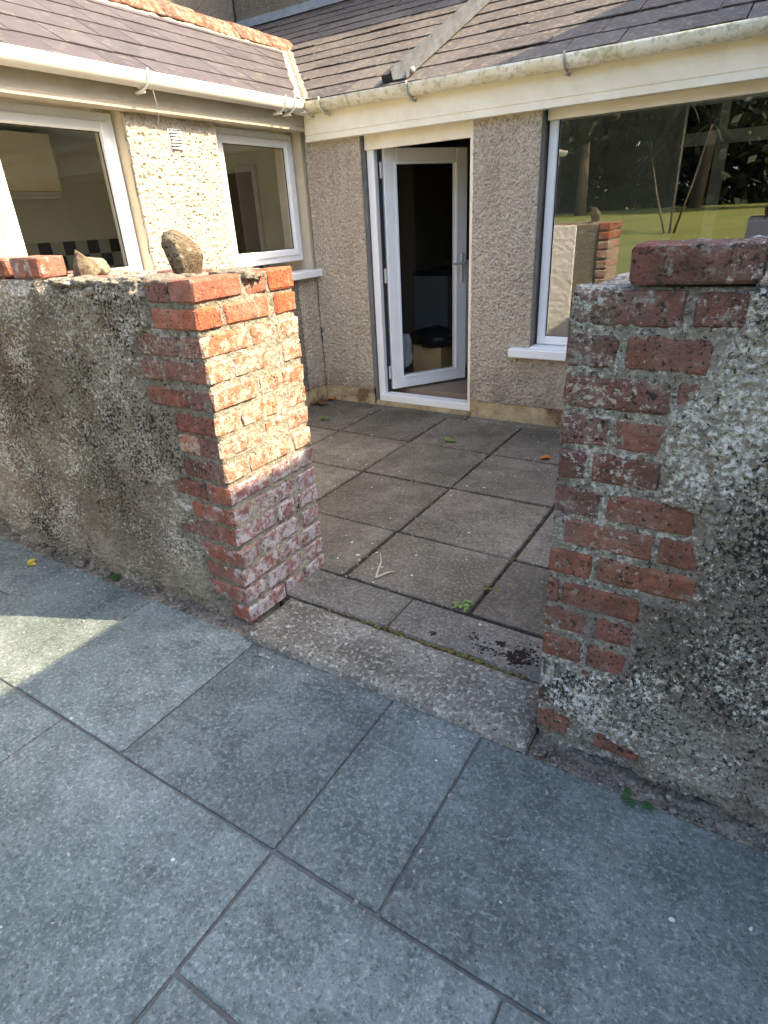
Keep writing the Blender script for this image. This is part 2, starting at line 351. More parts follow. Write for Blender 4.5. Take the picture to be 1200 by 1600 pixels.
def bm_tube(bm, pts, rad, n=8, cap=True):
    pts = [Vector(p) for p in pts]; rings = []
    for i, p in enumerate(pts):
        t = (pts[min(i + 1, len(pts) - 1)] - pts[max(i - 1, 0)]).normalized()
        a = t.orthogonal().normalized(); b = t.cross(a); r = rad[i] if isinstance(rad, (list, tuple)) else rad
        if i and rings:
            a0 = (rings[-1][0].co - pts[i - 1]); a = (a0 - t * a0.dot(t)).normalized() if (a0 - t * a0.dot(t)).length > 1e-6 else a; b = t.cross(a)
        rings.append([bm.verts.new(p + r * (math.cos(k * 2 * math.pi / n) * a + math.sin(k * 2 * math.pi / n) * b)) for k in range(n)])
    for r0, r1 in zip(rings, rings[1:]):
        for k in range(n): bm.faces.new((r0[k], r0[(k + 1) % n], r1[(k + 1) % n], r1[k]))
    if cap: bm.faces.new(rings[0][::-1]); bm.faces.new(rings[-1])
def tube(name, pts, rad, mat, parent=None, n=8, **props):
    bm = bmesh.new(); bm_tube(bm, pts, rad, n); return bmobj(name, bm, mat, parent, True, **props)
def profile(name, prof, axis, a0, a1, mat, parent=None, smooth=False, **props):
    """closed 2D profile extruded along axis 'x' (prof = (y,z)) or 'y' (prof = (x,z))"""
    bm = bmesh.new(); A = []; B = []
    for p, z in prof:
        A.append(bm.verts.new((a0, p, z) if axis == 'x' else (p, a0, z))); B.append(bm.verts.new((a1, p, z) if axis == 'x' else (p, a1, z)))
    n = len(prof)
    for i in range(n): bm.faces.new((A[i], A[(i + 1) % n], B[(i + 1) % n], B[i]))
    bm.faces.new(A[::-1]); bm.faces.new(B)
    bmesh.ops.recalc_face_normals(bm, faces=bm.faces[:])
    return bmobj(name, bm, mat, parent, smooth, **props)

# ================================================================ SETTING
# ---------- ground: lawn sheet to the horizon, rising behind the terrace
def lawn():
    xs = np.unique(np.concatenate([np.linspace(-300, -30, 10), np.linspace(-30, 30, 61), np.linspace(30, 300, 10)]))
    ys = np.unique(np.concatenate([np.linspace(-300, -30, 10), np.linspace(-30, -4, 53), [-5.4, -5.2], np.linspace(0, 300, 12)]))
    X, Y = np.meshgrid(xs, ys); P = np.stack([X.ravel(), Y.ravel(), 0 * X.ravel()], -1)
    y = P[:, 1]; z = np.where(y > -5.2, -.09, np.interp(-y, [5.2, 6.6, 9, 16, 30, 300], [-.09, .42, .65, 1.02, 1.25, 1.3]))
    P[:, 2] = z + .03 * fbm(P, .6, 2, 5) * (y < -6.8)
    nx, ny = len(xs), len(ys); idx = np.arange(nx * ny).reshape(ny, nx)
    F = np.stack([idx[:-1, :-1], idx[:-1, 1:], idx[1:, 1:], idx[1:, :-1]], -1).reshape(-1, 4)
    return link('lawn', mesh_np('lawn', P, F), 'grass', kind='structure')
lawn()

# ---------- terrace in front: bed + slabs
terrace = box('terrace', -.33, 6.0, -5.2, -2.93, -.16, -.040, 'joint', kind='structure')
rng = random.Random(3)
SL = [(-.33, .566, -3.245, -2.945), (-.33, .566, -3.58, -3.245), (.566, 1.222, -3.58, -2.945), (1.222, 1.844, -3.575, -2.945), (1.844, 2.488, -3.578, -2.95), (2.488, 2.812, -3.575, -2.95),
      (2.812, 3.76, -3.578, -2.955), (3.76, 4.4, -3.578, -2.955), (4.4, 5.0, -3.578, -2.955),
      (-.33, .9, -4.2, -3.58), (.9, 1.536, -4.2, -3.58), (1.536, 2.488, -4.2, -3.578), (2.488, 3.13, -3.905, -3.578), (3.13, 3.76, -4.2, -3.58), (3.76, 4.4, -4.2, -3.58),
      (2.488, 3.13, -4.52, -3.905), (.9, 1.536, -4.8, -4.2), (1.536, 2.488, -4.8, -4.2), (3.13, 3.76, -4.8, -4.2)]
for i, (x0, x1, y0, y1) in enumerate(SL):
    g = .0042; bm = bmesh.new()
    bm_box(bm, x0 + g + rng.uniform(-.002, .002), x1 - g + rng.uniform(-.002, .002), y0 + g, y1 - g, -.09, -.030 + rng.uniform(-.002, .002), .004, .0012, rng)
    o = bmobj('paving_slab', bm, 'terrace', terrace)
# ---------- courtyard behind the wall
court = box('courtyard', 0.0, 5.0, -2.70, 0.06, -.16, -.018, 'soil', kind='structure')
XL = [.02, .655, 1.278, 1.902, 2.523, 3.146, 3.77, 4.39, 4.98]; YL = [-2.43, -1.946, -1.337, -.728, -.115]
for i in range(len(XL) - 1):
    for j in range(len(YL) - 1):
        g = .0095; bm = bmesh.new(); dz = rng.uniform(-.004, .002)
        bm_box(bm, XL[i] + g + rng.uniform(-.003, .003), XL[i + 1] - g + rng.uniform(-.003, .003), YL[j] + g + rng.uniform(-.002, .002), YL[j + 1] - g + rng.uniform(-.002, .002), -.06, dz, .006, .0022, rng)
        bmobj('paving_slab', bm, 'court', court)
for x0, x1 in ((.02, .53), (.535, 1.42), (1.43, 3.0), (3.0, 4.98)):
    bm = bmesh.new(); bm_box(bm, x0, x1 - .006, -.109, -.004, -.06, rng.uniform(-.006, .0), .006, .002, rng); bmobj('edging_strip', bm, 'court', court)
for x0, x1, ya in ((1.75, 2.268, -2.66), (2.275, 2.965, -2.665)):
    bm = bmesh.new(); bm_box(bm, x0, x1, ya, -2.438, -.06, .002, .008, .003, rng); bmobj('kerb_slab', bm, 'kerb', court)
def step_h(P, u, v):
    e = np.minimum(np.minimum(v, .285 - v), np.minimum(u, 1.157 - u))
    return -.012 * (1 - sst(e, 0, .022)) + .0035 * fbm(P, 45, 3, 3) + .004 * fbm(P, 9, 2, 4) - .02 * (1 - sst(v, 0, .05)) * sst(fbm(P, 5, 2, 8), .1, .5)
step = sheet('concrete_step', (1.795, -2.957, .004), (1, 0, 0), (0, 1, 0), (0, 0, 1), 1.157, .285, .007, step_h, 'step', court, .07)
# ================================================================ GARDEN WALLS
YP = -2.885; XP = 1.765; XR = 2.957; YB = -2.385
BR = {}
def brick_mesh(kind, seed, mat, dims, bev=.007, jit=.003, mat2=None):
    k = (kind, seed, mat, mat2)
    if k not in BR:
        bm = bmesh.new(); d = dims; bm_box(bm, -d[0] / 2, d[0] / 2, -d[1] / 2, d[1] / 2, -d[2] / 2, d[2] / 2, bev, jit, random.Random(hash(kind) % 7 + seed * 31 if False else seed * 31 + len(kind)))
        me = bpy.data.meshes.new('brick'); bm.normal_update(); bm.to_mesh(me); bm.free(); me.materials.append(M[mat]); BR[k] = me
        if mat2:
            me.materials.append(M[mat2])
            for p in me.polygons: p.material_index = 1 if p.normal.x > .6 else 0
    return BR[k]
brng = random.Random(11)
def brick(x0, x1, y0, y1, z0, z1, mat, parent, tilt=.007, mat2=None):
    lx, ly, lz = x1 - x0, y1 - y0, z1 - z0
    kind, d = ('long', (.22, .11, .072)) if lx > ly * 1.4 else (('cross', (.11, .22, .072)) if ly > lx * 1.4 else ('half', (.11, .11, .072)))
    me = brick_mesh(kind, brng.randrange(6), mat, d, mat2=mat2)
    o = bpy.data.objects.new('brick', me); COL.objects.link(o)
    o.scale = (lx / d[0], ly / d[1], lz / d[2]); o.location = ((x0 + x1) / 2, (y0 + y1) / 2, (z0 + z1) / 2)
    o.rotation_euler = (brng.uniform(-tilt, tilt), brng.uniform(-tilt, tilt), brng.uniform(-tilt, tilt))
    setpar(o, parent); return o
# ---- left wall with its brick pier end
lw = empty('garden_wall', (.9, -2.63, -.03), 'low garden wall left of the opening, its sunlit brick end facing the step', 'wall')
box('core', -.33, XP - .03, YP + .03, YB - .03, -.12, 1.285, 'cement', lw)
ZT = 1.305; DZ = .0893
zb = [1.31, 1.16, 1.12, .88, .86, .70, .60, .57, .49, .47, .40, .38, .31, .30, .05, -.06]; xb = [1.525, 1.525, 1.425, 1.42, 1.54, 1.545, 1.54, 1.465, 1.47, 1.55, 1.54, 1.445, 1.45, 1.555, 1.56, 1.64]
def l_front(P, u, v):
    x, z = P[:, 0], P[:, 2]
    B = np.interp(z, zb[::-1], xb[::-1]) + .018 * fbm(P, 14, 3, 1)
    rm = 1 - sst(x - B, -.012, .012)
    rend = .006 + .007 * fbm(P, 22, 3, 2) + .012 * (np.abs(vnoise(P, 75, 3)) + .4 * np.abs(vnoise(P, 130, 0))) + .008 * fbm(P, 3, 2, 4)
    mort = -.0065 + .007 * fbm(P, 26, 3, 5) + .005 * fbm(P, 80, 2, 6)
    h = rm * rend + (1 - rm) * mort
    base = 1 - sst(z - .045 * fbm(P, 5, 3, 6) - .02, .0, .035)            # crumbled foot
    h -= base * (.014 + .03 * fbm(P, 16, 3, 7))
    top = sst(z + .03 * fbm(P, 9, 3, 8), 1.255, 1.30)
    h -= top * (.022 + .016 * fbm(P, 30, 2, 9))
    return h, np.clip(rm * (1 - .5 * base), 0, 1)
sheet('roughcast', (-.325, YP, -.06), (1, 0, 0), (0, 0, 1), (0, -1, 0), XP + .318, 1.362, .005, l_front, 'roughcast_l', lw)
def l_side(P, u, v):
    z = P[:, 2]; y = P[:, 1]
    h = -.0040 + .0075 * fbm(P, 15, 4, 21) + .0045 * fbm(P, 60, 2, 22) - .004 * sst(z, 1.06, 1.17) - .004 * (1 - sst(y - YP, 0, .05)) - .01 * (1 - sst(z, .02, .06))
    h -= .004 * sst(-(z - .55), 0, .1) * sst(fbm(P, 6, 2, 24), -.1, .3)
    hole = np.sqrt((y + 2.735) ** 2 + (z - .815) ** 2); h -= .05 * (1 - sst(hole, .016, .026))
    return h, np.clip(sst(h, -.010, .001), 0, 1)
sheet('slurry_face', (XP, YP + .010, -.06), (0, 1, 0), (0, 0, 1), (1, 0, 0), YB - YP - .02, 1.36, .005, l_side, 'limeface', lw)
def l_top(P, u, v):
    return .010 + .012 * fbm(P, 10, 3, 31) + .006 * fbm(P, 45, 2, 32), np.ones(len(P))
sheet('wall_top', (.005, YP + .012, 1.285), (1, 0, 0), (0, 1, 0), (0, 0, 1), XP - .02, YB - YP - .03, .009, l_top, 'walltop', lw, .02)
sheet('white_back', (.005, YB - .02, -.06), (1, 0, 0), (0, 0, 1), (0, 1, 0), 1.42, 1.35, .012, lambda P, u, v: .014 + .006 * fbm(P, 35, 3, 41), 'whiterender', lw)
sheet('pier_back', (1.42, YB - .02, -.06), (1, 0, 0), (0, 0, 1), (0, 1, 0), XP - 1.43, 1.35, .012, lambda P, u, v: (.004 + .006 * fbm(P, 40, 3, 43), np.zeros(len(P))), 'roughcast_l', lw)
extra = {0: [(1.54, 1.64)], 2: [(1.43, 1.638)], 3: [(1.432, 1.525)], 4: [(1.425, 1.645)], 6: [(1.545, 1.652)], 8: [(1.475, 1.645)], 10: [(1.45, 1.655)], 1: [], 5: [], 7: [], 12: [(1.56, 1.66)]}
for k in range(15):
    z1 = ZT - DZ * k + brng.uniform(-.004, .004); z0 = z1 - .071
    dy = lambda: brng.uniform(-.002, .002)
    wash = 'brick' if k < 2 else ('brick_wash' if k < 8 else 'brick_mauve')
    cm = 'brick' if k < 2 else ('brick_front' if k < 8 else 'brick_low')
    xe = XP + brng.uniform(-.001, .002); yf = YP + dy()
    if k % 2 == 0:
        brick(1.655, xe, yf, yf + .22, z0, z1, cm, lw, mat2=wash)
        brick(1.66, xe - .002, -2.645, -2.535, z0, z1, wash, lw); brick(1.66, xe, -2.52, YB + .002, z0, z1, wash, lw)
    else:
        brick(1.545, xe, yf, yf + .11, z0, z1, cm, lw, mat2=wash)
        brick(1.66, xe - .002, -2.755, -2.535, z0, z1, wash, lw); brick(1.655, xe, -2.50, YB + .002, z0, z1, wash, lw)
    for (a, b) in extra.get(k, []):
        y0 = YP + dy(); brick(a, b, y0, y0 + .1, z0, z1, 'brick_front' if k != 6 else 'brick_wash', lw)
for (a, b, y0, z) in ((.98, 1.20, -2.83, 1.283), (1.22, 1.43, -2.82, 1.28), (1.25, 1.46, -2.60, 1.283), (.55, .76, -2.6, 1.282)):
    brick(a, b, y0, y0 + .11, z - .05, z + .022, 'brick_front', lw, .03)
bm = bmesh.new()                                                        # mortar lumps bedded along the pier top
for (x, y, s) in ((1.60, -2.83, .05), (1.50, -2.80, .06), (1.68, -2.60, .055), (1.56, -2.72, .05), (1.62, -2.5, .05), (1.40, -2.84, .05), (1.06, -2.86, .045), (1.71, -2.55, .03), (1.30, -2.85, .04), (1.15, -2.84, .05)):
    r = bmesh.ops.create_icosphere(bm, subdivisions=3, radius=1)
    q = np.array([v.co[:] for v in r['verts']]); d = 1 + .6 * fbm(q + x * 9, 1.9, 3, 51)
    for v, dd in zip(r['verts'], d): v.co = Vector((x + v.co.x * s * 1.9 * dd, y + v.co.y * s * 1.1 * dd, 1.293 + v.co.z * s * .36 * dd))
bmobj('mortar_lumps', bm, 'walltop', lw, True)
# ---- right wall
rw = empty('garden_wall', (4.0, -2.63, -.03), 'low garden wall right of the opening, lichened roughcast over dark shaded bricks', 'wall')
box('core', XR + .03, 4.99, YP + .06, YB - .03, -.12, 1.275, 'cement', rw)
zr = [1.30, 1.22, 1.12, 1.05, .84, .82, .76, .66, .58, .56, .48, .38, .32, .29, .20, .12, .06, -.06]; xr = [3.30, 3.29, 3.25, 3.19, 3.185, 3.28, 3.28, 3.32, 3.31, 3.20, 3.20, 3.185, 3.17, 3.10, 2.95, 3.0, 3.26, 3.30]
def r_front(P, u, v):
    x, z = P[:, 0], P[:, 2]
    B = np.interp(z, zr[::-1], xr[::-1]) + .022 * fbm(P, 13, 3, 61)
    rm = 1 - sst(B - x, -.015, .015)
    rend = .004 + .008 * fbm(P, 20, 3, 62) + .012 * (np.abs(vnoise(P, 78, 63)) + .5 * np.abs(vnoise(P, 140, 60))) + .008 * fbm(P, 3, 2, 64)
    mort = -.0055 + .008 * fbm(P, 20, 4, 65) + .006 * fbm(P, 75, 2, 66)
    h = rm * rend + (1 - rm) * mort
    base = 1 - sst(z - .05 * fbm(P, 4, 3, 67), .0, .035)
    h -= base * (.018 + .045 * fbm(P, 12, 3, 68))
    h += .03 * sst(x, 3.25, 3.7) * (1 - sst(z, .0, .12))
    d = np.maximum(np.abs(x - 3.01 - (.25 - z) * .1) / .046, np.abs(z - .245 + (x - 3.01) * .25) / .030) + .15 * fbm(P, 40, 2, 69)
    h -= .03 * (1 - sst(d, .85, 1.08))
    h -= .012 * sst(z, 1.27, 1.30)
    return h, rm
sheet('roughcast', (XR, YP, -.08), (1, 0, 0), (0, 0, 1), (0, -1, 0), 1.2, 1.375, .0036, r_front, 'roughcast_r', rw, .05)
sheet('roughcast_far', (XR + 1.2, YP, -.08), (1, 0, 0), (0, 0, 1), (0, -1, 0), .83, 1.375, .012, r_front, 'roughcast_r', rw, .05)
sheet('wall_end', (XR, YP + .012, -.06), (0, 1, 0), (0, 0, 1), (-1, 0, 0), YB - YP - .03, 1.34, .012, lambda P, u, v: (-.008 + .007 * fbm(P, 20, 3, 71), np.zeros(len(P))), 'roughcast_r', rw)
sheet('wall_top', (XR + .01, YP + .012, 1.272), (1, 0, 0), (0, 1, 0), (0, 0, 1), 2.0, YB - YP - .03, .012, lambda P, u, v: (.010 + .010 * fbm(P, 16, 3, 72), np.ones(len(P))), 'roughcast_r', rw, .02)
sheet('white_back', (XR + .01, YB - .02, -.06), (1, 0, 0), (0, 0, 1), (0, 1, 0), 2.0, 1.33, .02, lambda P, u, v: .012 + .005 * fbm(P, 35, 3, 73), 'whiterender', rw)
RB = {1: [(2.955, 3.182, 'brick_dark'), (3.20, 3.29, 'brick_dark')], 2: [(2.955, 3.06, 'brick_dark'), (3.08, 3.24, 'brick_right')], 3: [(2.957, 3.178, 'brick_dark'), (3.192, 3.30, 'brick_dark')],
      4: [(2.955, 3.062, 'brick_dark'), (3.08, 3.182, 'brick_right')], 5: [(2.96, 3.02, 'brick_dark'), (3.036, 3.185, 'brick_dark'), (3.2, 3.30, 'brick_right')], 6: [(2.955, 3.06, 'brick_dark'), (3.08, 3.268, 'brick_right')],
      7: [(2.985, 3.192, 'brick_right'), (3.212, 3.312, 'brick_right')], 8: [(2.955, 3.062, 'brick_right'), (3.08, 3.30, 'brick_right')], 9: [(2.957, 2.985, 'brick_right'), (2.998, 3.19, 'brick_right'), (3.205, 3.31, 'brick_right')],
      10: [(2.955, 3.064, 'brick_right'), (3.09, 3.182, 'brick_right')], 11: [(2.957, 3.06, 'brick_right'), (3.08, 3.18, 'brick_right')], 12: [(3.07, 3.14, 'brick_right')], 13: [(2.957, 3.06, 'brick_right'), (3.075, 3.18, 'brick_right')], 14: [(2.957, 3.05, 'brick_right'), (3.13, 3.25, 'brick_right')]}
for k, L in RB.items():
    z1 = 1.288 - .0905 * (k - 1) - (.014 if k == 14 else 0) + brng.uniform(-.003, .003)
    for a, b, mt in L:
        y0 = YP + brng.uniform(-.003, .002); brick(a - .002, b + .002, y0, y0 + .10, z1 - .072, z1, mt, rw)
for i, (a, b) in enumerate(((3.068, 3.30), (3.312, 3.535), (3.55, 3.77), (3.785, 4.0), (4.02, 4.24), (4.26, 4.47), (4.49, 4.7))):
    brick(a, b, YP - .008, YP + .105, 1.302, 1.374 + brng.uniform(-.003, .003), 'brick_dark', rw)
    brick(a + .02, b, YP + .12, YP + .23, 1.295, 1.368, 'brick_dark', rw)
bm = bmesh.new()                                                        # pale lichen and mortar crust on the top course
for i in range(260):
    x = 3.1 + brng.random() * 1.6; y = YP + .0 + brng.random() * .22; s = brng.uniform(.003, .012)
    r = bmesh.ops.create_icosphere(bm, subdivisions=1, radius=1)
    q = np.array([v.co[:] for v in r['verts']]); d = 1 + .5 * fbm(q + i * 3.1, 1.8, 2, 75)
    for v, dd in zip(r['verts'], d): v.co = Vector((x + v.co.x * s * 1.4 * dd, y + v.co.y * s * dd, 1.372 + v.co.z * s * .45 * dd))
bmobj('lichen_crust', bm, 'whitelichen', rw, True, kind='stuff')
# ---- rubble and dirt in the gap along both wall feet
def stone_cloud(name, spots, mat, label, cat, flatz=.6):
    bm = bmesh.new(); r0 = random.Random(5)
    for (x, y, z, s) in spots:
        r = bmesh.ops.create_icosphere(bm, subdivisions=1, radius=1)
        e = [r0.uniform(.6, 1.35) for _ in range(3)]
        for v in r['verts']: v.co = Vector((x + v.co.x * s * e[0] * r0.uniform(.8, 1.2), y + v.co.y * s * e[1] * r0.uniform(.8, 1.2), z + v.co.z * s * flatz * e[2]))
    return bmobj(name, bm, mat, None, False, kind='stuff', label=label, category=cat)
def dirt_h(P, u, v): return .004 + .014 * fbm(P, 26, 3, 77) + .010 * np.abs(vnoise(P, 80, 78))
sheet('dirt', (-.32, -2.952, -.040), (1, 0, 0), (0, 1, 0), (0, 0, 1), 2.16, .10, .007, dirt_h, 'rubble', None, .02, kind='stuff', label='crumbled mortar and dirt at the foot of the left wall', category='dirt')
sheet('dirt', (2.955, -2.958, -.040), (1, 0, 0), (0, 1, 0), (0, 0, 1), 1.6, .10, .007, dirt_h, 'rubble', None, .02, kind='stuff', label='crumbled mortar and dirt at the foot of the right wall', category='dirt')
sp = []
for i in range(520):
    x = brng.uniform(.02, 1.80) if i % 2 else brng.uniform(2.97, 4.2)
    sp.append((x, -2.922 + brng.gauss(0, .014) + (.0 if x < 2 else -.006), -.034 + brng.uniform(-.004, .008), abs(brng.gauss(0, .0045)) + .0025))
for x, s_ in ((.62, .03), (.72, .024), (.85, .024), (1.62, .022), (.35, .035), (3.35, .02), (1.30, .018), (1.80, .018)):
    sp.append((x, -2.912, -.025, s_))
stone_cloud('rubble', sp, 'rubble', 'crumbled mortar and grit along the foot of the garden walls', 'rubble')
# ================================================================ BUNGALOW
hs = empty('bungalow', (0, 0, 0), 'L-shaped pebbledashed bungalow with slate roofs, white windows and open glazed door', 'house')
def dash_h(P, u, v): return .008 + .009 * (.5 - np.abs(vnoise(P, 58, 81)) * 1.7) + .006 * fbm(P, 95, 2, 82) + .004 * fbm(P, 6, 2, 83)
def dashpanel(plane, a0, a1, z0, z1, res=.007, mat='dash', parent=None, at=0.0):
    if plane == 'x': return sheet('pebbledash', (at, a0, z0), (0, 1, 0), (0, 0, 1), (1, 0, 0), a1 - a0, z1 - z0, res, dash_h, mat, parent, .02)
    return sheet('pebbledash', (a0, at, z0), (1, 0, 0), (0, 0, 1), (0, -1, 0), a1 - a0, z1 - z0, res, dash_h, mat, parent, .02)
ZP = .13; ZW = 2.30
# wing wall x = 0 : openings w1 (Y -2.45..-1.62, z 1.2..2.08), w2 (Y -.926..-.021, z 1.10..2.08)
W1 = (-2.44, -1.62, 1.13, 2.10); W2 = (-.926, -.03, 1.10, 2.10)
wc = [(-.28, -.006, -2.80, W1[0], 0, ZW), (-.60, -.33, -6, -4.8, 0, ZW), (-.60, -.33, -3.1, -2.80, 0, ZW), (-.60, -.33, -4.8, -3.1, 2.08, ZW), (-.28, -.006, W1[1], W2[0], 0, ZW), (-.28, -.006, W1[0], W1[1], 0, W1[2] - .06), (-.28, -.006, W2[0], .0, 0, W2[2] - .06),
      (-.28, -.006, W1[0], W1[1], W1[3], ZW), (-.28, -.006, W2[0], .0, W2[3], ZW), (-.28, -.006, W2[1], .25, W2[2] - .06, W2[3])]
boxes('wall', wc, 'reveal', hs)
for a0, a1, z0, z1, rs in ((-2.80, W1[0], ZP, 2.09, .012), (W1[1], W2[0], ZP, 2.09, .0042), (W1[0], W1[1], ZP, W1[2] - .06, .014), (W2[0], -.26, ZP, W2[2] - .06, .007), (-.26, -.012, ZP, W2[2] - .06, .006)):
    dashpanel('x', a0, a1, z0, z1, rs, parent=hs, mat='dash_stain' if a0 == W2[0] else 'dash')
dashpanel('x', -6, -4.8, ZP, 2.09, .03, parent=hs, at=-.32)
dashpanel('x', -3.1, -2.80, ZP, 2.09, .03, parent=hs, at=-.32)
# door wall y = 0 : door X .52..1.423, window X 1.883..4.3, z .575..2.0
XD0, XD1, XW0, XW1, ZS = .52, 1.423, 1.883, 4.35, .575
dc = [(0, XD0, .006, .28, 0, ZW), (XD1, XW0, .006, .28, 0, ZW), (XW1, 5, .006, .28, 0, ZW), (XW0, XW1, .006, .28, 0, ZS - .07), (XD0, XD1, .006, .28, 2.02, ZW), (XW0, XW1, .006, .28, 2.02, ZW)]
boxes('wall', dc, 'reveal_g', hs)
for a0, a1, z0, z1, rs in ((.012, XD0, ZP, 2.02, .0045), (XD1, XW0, ZP, 2.02, .0045), (XW0, 2.6, ZP, ZS - .07, .0075), (2.6, XW1, ZP, ZS - .07, .02), (XW1, 5, ZP, 2.02, .03)):
    dashpanel('y', a0, a1, z0, z1, rs, parent=hs)
pl = lambda P, u, v: .007 + .004 * fbm(P, 30, 3, 83)
sheet('plinth', (.0, .004, -.05), (1, 0, 0), (0, 0, 1), (0, -1, 0), XD0, .185, .012, pl, 'plinth', hs)
sheet('plinth', (XD1, .004, -.05), (1, 0, 0), (0, 0, 1), (0, -1, 0), 3.5, .185, .015, pl, 'plinth', hs)
sheet('plinth', (-.004, -2.35, -.05), (0, 1, 0), (0, 0, 1), (1, 0, 0), 2.35, .185, .015, pl, 'plinth', hs)

def frame_x(x0, x1, ya, yb, za, zb, w):      # rectangular frame lying in a plane x = const
    return [(x0, x1, ya, ya + w, za, zb), (x0, x1, yb - w, yb, za, zb), (x0, x1, ya + w, yb - w, za, za + w), (x0, x1, ya + w, yb - w, zb - w, zb)]
def frame_y(y0, y1, xa, xb, za, zb, w):
    return [(xa, xa + w, y0, y1, za, zb), (xb - w, xb, y0, y1, za, zb), (xa + w, xb - w, y0, y1, za, za + w), (xa + w, xb - w, y0, y1, zb - w, zb)]
def pane(ps, mat, par, mtx=None):
    bm = bmesh.new(); bm.faces.new([bm.verts.new(mtx @ Vector(p) if mtx else p) for p in ps]); return bmobj('pane', bm, mat, par)
def pane_x(x, ya, yb, za, zb, mat, par): return pane([(x, ya, za), (x, yb, za), (x, yb, zb), (x, ya, zb)], mat, par)
def win_x(o, ya, yb, za, zb, sill):
    f = boxes('frame', frame_x(-.145, -.085, ya, yb, za, zb, .05), 'upvc', o, .004)
    boxes('sash', frame_x(-.125, -.070, ya + .04, yb - .04, za + .04, zb - .04, .052), 'upvc', o, .008)
    boxes('gasket', frame_x(-.108, -.100, ya + .088, yb - .088, za + .088, zb - .088, .008), 'blackgasket', o)
    pane_x(-.108, ya + .088, yb - .088, za + .088, zb - .088, 'glass', o)
    if sill: 
        bm = bmesh.new(); bm_box(bm, -.10, .075, sill[0], sill[1], sill[2], sill[2] + .055, .006); bmobj('sill', bm, 'upvc', o)
def wpart(name, loc):
    o = bpy.data.objects.new(name, None); COL.objects.link(o); o.location = loc; o.empty_display_size = .1; setpar(o, hs); return o
w1 = wpart('window', (-.1, -2.03, 1.15)); win_x(w1, -2.43, -1.63, 1.17, 2.06, (-2.5, -1.56, 1.11)); box('handle_dot', -.070, -.066, -1.712, -1.70, 1.50, 1.53, 'rust', w1)
pd = wpart('added_light_door', (-.45, -3.95, .05)); boxes('frame', frame_x(-.48, -.42, -4.79, -3.11, .04, 2.07, .06) + [(-.48, -.42, -3.99, -3.91, .10, 2.01)], 'upvc', pd, .004); pane_x(-.45, -4.73, -3.99, .10, 2.01, 'glass', pd); pane_x(-.45, -3.91, -3.17, .10, 2.01, 'glass', pd)  # unseen glazed door, added to let sun and sky light into the kitchen
w2 = wpart('window', (-.1, -.45, 1.15)); win_x(w2, -.885, -.04, 1.175, 2.06, (-.985, -.004, 1.045))
w3 = wpart('window', (3.0, .1, .57))
boxes('frame', frame_y(.075, .14, 1.905, 4.33, .575, 2.01, .058), 'upvc', w3, .006)
box('head_board', 1.9, 4.33, .045, .075, 1.945, 2.015, 'cream', w3, .003)  # window frame head, with warm light put into its cream colour
boxes('gasket', frame_y(.092, .10, 1.962, 4.275, .632, 1.953, .005), 'blackgasket', w3)
pane([(1.962, .10, .632), (4.275, .10, .632), (4.275, .10, 1.953), (1.962, .10, 1.953)], 'glass_big', w3)
bm = bmesh.new(); bm_box(bm, 1.752, 4.45, -.085, -.006, .50, .562, .006); bm_box(bm, 1.89, 4.34, -.02, .09, .515, .572, .004); bmobj('sill', bm, 'upvc', w3)
# door frame and open leaf
df = wpart('door', (.97, .07, .03))
boxes('frame', [(.535, .598, .055, .125, .03, 2.0), (1.375, 1.423, .055, .125, .03, 2.0), (.598, 1.375, .055, .125, 1.93, 2.0)], 'upvc', df, .004)
box('head_board', .53, 1.423, .035, .055, 1.905, 2.015, 'cream', df, .003)
box('jamb_trim', 1.392, 1.42, .012, .055, .03, 1.905, 'cream', df, .003)
box('threshold_bed', .525, 1.42, .012, .27, -.05, .026, 'plinth', df)
box('threshold', .56, 1.423, .02, .125, .028, .088, 'upvc', df, .004)
HX, HY, ANG = .635, .125, math.atan2(.60, .40)
TM = Matrix.Translation((HX, HY, 0)) @ Matrix.Rotation(ANG, 4, 'Z')
def leafboxes(name, L, mat, par, bev=.004):
    bm = bmesh.new()
    for b in L: bm_box(bm, *b, bev=bev, mtx=TM)
    return bmobj(name, bm, mat, par)
lf = leafboxes('leaf', frame_y(0, .065, 0, .735, .105, 1.92, .105), 'upvc', df, .006)
leafboxes('bead', frame_y(-.006, .0, .085, .65, .19, 1.835, .022), 'upvc', df, .004)
pane([(.105, .03, .21), (.63, .03, .21), (.63, .03, 1.815), (.105, .03, 1.815)], 'glass', df, TM)
hd = leafboxes('handle', [(.675, .70, -.012, 0, .93, 1.16), (.68, .695, -.045, -.012, 1.075, 1.09), (.575, .695, -.055, -.042, 1.073, 1.092)], 'steel', df, .003)
for z in (.20, .98, 1.72): box('hinge', .598, .628, .10, .135, z, z + .11, 'steel', df, .004)
box('weather_gap', .599, .615, .10, .125, .09, 1.92, 'blackgasket', df)

# fascias
profile('fascia', [(-.07, 1.995), (-.07, 2.032), (-.064, 2.036), (-.07, 2.04), (-.07, 2.19), (-.045, 2.19), (-.045, 2.002), (.0, 2.002), (.0, 1.995)], 'x', .075, 5.0, 'cream', hs)
profile('fascia', [(.07, 2.061), (.078, 2.066), (.078, 2.088), (.07, 2.094), (.07, 2.20), (.045, 2.20), (.045, 2.066), (.0, 2.066), (.0, 2.061)], 'y', -6.0, -.072, 'beige', hs)
